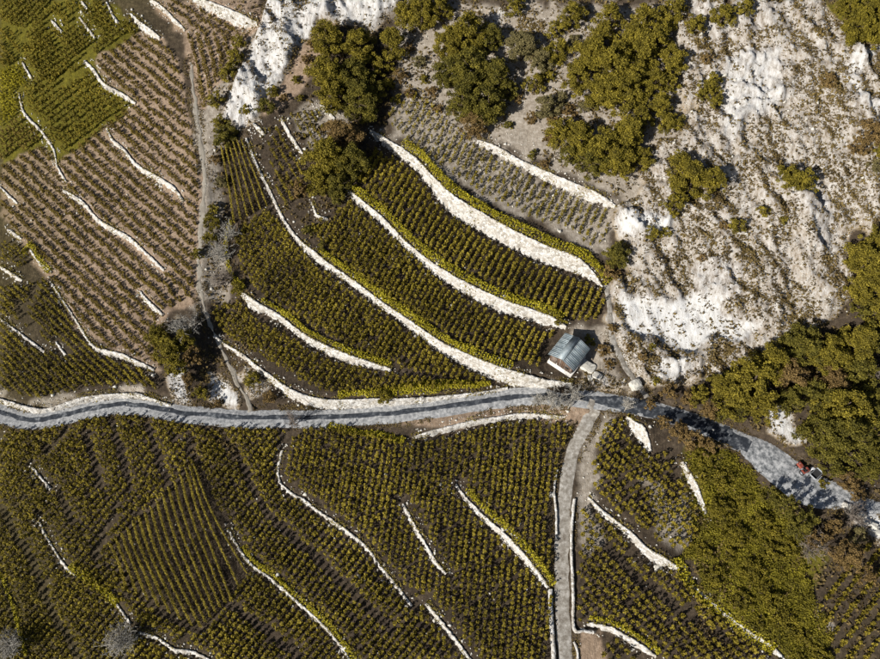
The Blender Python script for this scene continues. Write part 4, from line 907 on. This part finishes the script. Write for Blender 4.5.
# ------------------------------------------------------------------ tractor and trailer in the yard
def paint(name, col, rough=.45):
    m, t, b = nmat(name, rough); b.inputs['Specular IOR Level'].default_value = .5
    c = ramp(t, noise(t, 5, 4), [(.35, tuple(q*.75 for q in col)), (.65, col)]); t.links.new(c, b.inputs['Base Color']); return m
M['red'] = paint('faded_red_paint', (.30, .075, .05)); M['rubber'] = paint('rubber', (.03, .03, .032), .9); M['grey_metal'] = paint('grey_metal', (.32, .34, .37)); M['white_paint'] = paint('white_paint', (.72, .73, .76))
def wheel_mesh(R, w):
    mb = MB(); n = 18
    ang = np.linspace(0, 2*math.pi, n, endpoint=False); prof = [(R*.55, -w/2), (R*.92, -w/2), (R, -w*.32), (R, w*.32), (R*.92, w/2), (R*.55, w/2)]
    Vt = [(rr*math.cos(a), yy, rr*math.sin(a)) for a in ang for rr, yy in prof]; c = len(prof)
    Q = [[i*c+k, i*c+(k+1) % c, ((i+1) % n)*c+(k+1) % c, ((i+1) % n)*c+k] for i in range(n) for k in range(c)]
    return mb.add(Vt, Q).mesh('tyre', M['rubber'])
def rim_mesh(R, w):
    mb = MB(); mb.tube([(0, -w*.3, 0), (0, w*.3, 0)], [R*.56, R*.56], 14); mb.tube([(0, -w*.5, 0), (0, w*.5, 0)], [R*.16, R*.16], 8); return mb.mesh('rim', M['grey_metal'])
def wheels(root, lst):
    for x, y, R, w in lst:
        e = link('wheel', rim_mesh(R, w), root, (x, y, R)); link('tyre', wheel_mesh(R, w), e)
def bev_box(d, mat, name, seg=2, w=.08):
    bm = bmesh.new(); bmesh.ops.create_cube(bm, size=1)
    for v in bm.verts: v.co = Vector((v.co.x*d[0], v.co.y*d[1], v.co.z*d[2]))
    bmesh.ops.bevel(bm, geom=bm.edges[:], offset=w, segments=seg, affect='EDGES', profile=.6)
    me = bpy.data.meshes.new(name); bm.to_mesh(me); bm.free(); me.materials.append(M[mat]); return me
q = unproj(802, 469)[0]; tr = link('tractor', None, None, (q[0], q[1], float(zt(*q))+.04)); tr.rotation_euler[2] = math.radians(118); tr.scale = (.78, .78, .78)
tag(tr, 'small faded red tractor parked in the shade at the yard end', 'tractor')
link('hood', bev_box((1.1, .72, .55), 'red', 'hood'), tr, (.62, 0, .82)); link('chassis', bev_box((2.0, .4, .3), 'grey_metal', 'chassis', 1, .04), tr, (0, 0, .5))
link('seat', bev_box((.42, .46, .14), 'rubber', 'seat'), tr, (-.45, 0, .92)); link('seat_back', bev_box((.12, .46, .42), 'rubber', 'seat_back', 2, .05), tr, (-.68, 0, 1.12))
for sg in (-1, 1): link('fender', bev_box((.8, .34, .10), 'red', 'fender', 2, .045), tr, (-.55, sg*.52, 1.12))
link('rear_panel', bev_box((.14, .9, .5), 'red', 'rear_panel', 2, .05), tr, (-.88, 0, .95))
link('steering_wheel', MB().tube([(.16+.16*math.cos(a)*.5, .17*math.sin(a), 1.24+.14*math.cos(a)) for a in np.linspace(0, 6.28, 14)], .02, 5).mesh('steering_wheel', M['rubber']), tr)
link('steering_column', MB().tube([(.3, 0, .9), (.16, 0, 1.24)], .025, 5).mesh('steering_column', M['grey_metal']), tr)
link('roll_bar', MB().tube([(-.78, -.4, .8), (-.8, -.4, 1.75), (-.8, .4, 1.75), (-.78, .4, .8)], .035, 6).mesh('roll_bar', M['rubber']), tr)
link('exhaust', MB().tube([(.85, .2, 1.0), (.85, .2, 1.6)], .03, 6).mesh('exhaust', M['grey_metal']), tr)
for sg in (-1, 1): link('headlight', bev_box((.05, .14, .12), 'white_paint', 'headlight', 1, .02), tr, (1.18, sg*.22, .88))
wheels(tr, [(-.55, .55, .5, .32), (-.55, -.55, .5, .32), (.8, .5, .32, .22), (.8, -.5, .32, .22)])
q = unproj(816, 474)[0]; tl = link('trailer', None, None, (q[0], q[1], float(zt(*q))+.04)); tl.rotation_euler[2] = math.radians(38); tl.scale = (.8, .8, .8)
tag(tl, 'open grey trailer frame standing right of the red tractor', 'trailer')
link('bed', bev_box((1.9, 1.15, .08), 'rubber', 'bed', 1, .02), tl, (0, 0, .52))
for sg in (-1, 1):
    link('side_rail', bev_box((1.95, .07, .32), 'grey_metal', 'side_rail', 1, .02), tl, (0, sg*.6, .72)); link('end_rail', bev_box((.07, 1.13, .32), 'grey_metal', 'end_rail', 1, .02), tl, (sg*.98, 0, .72))
link('drawbar', MB().tube([(1.0, 0, .48), (1.9, 0, .42)], .05, 6).mesh('drawbar', M['grey_metal']), tl)
wheels(tl, [(-.1, .74, .3, .18), (-.1, -.74, .3, .18)])
q = unproj(815, 468)[0]; sk = link('sack', bev_box((.8, .5, .35), 'white_paint', 'sack', 3, .15), None, (q[0], q[1], float(zt(*q))+.2)); tag(sk, 'white sack lying behind the trailer in the shade', 'sack'); sk.rotation_euler[2] = -.6
sk.location.z = float(zt(*q))+.17
print('VINES', NV, 'individual', cnt, 'objects', len(bpy.data.objects))
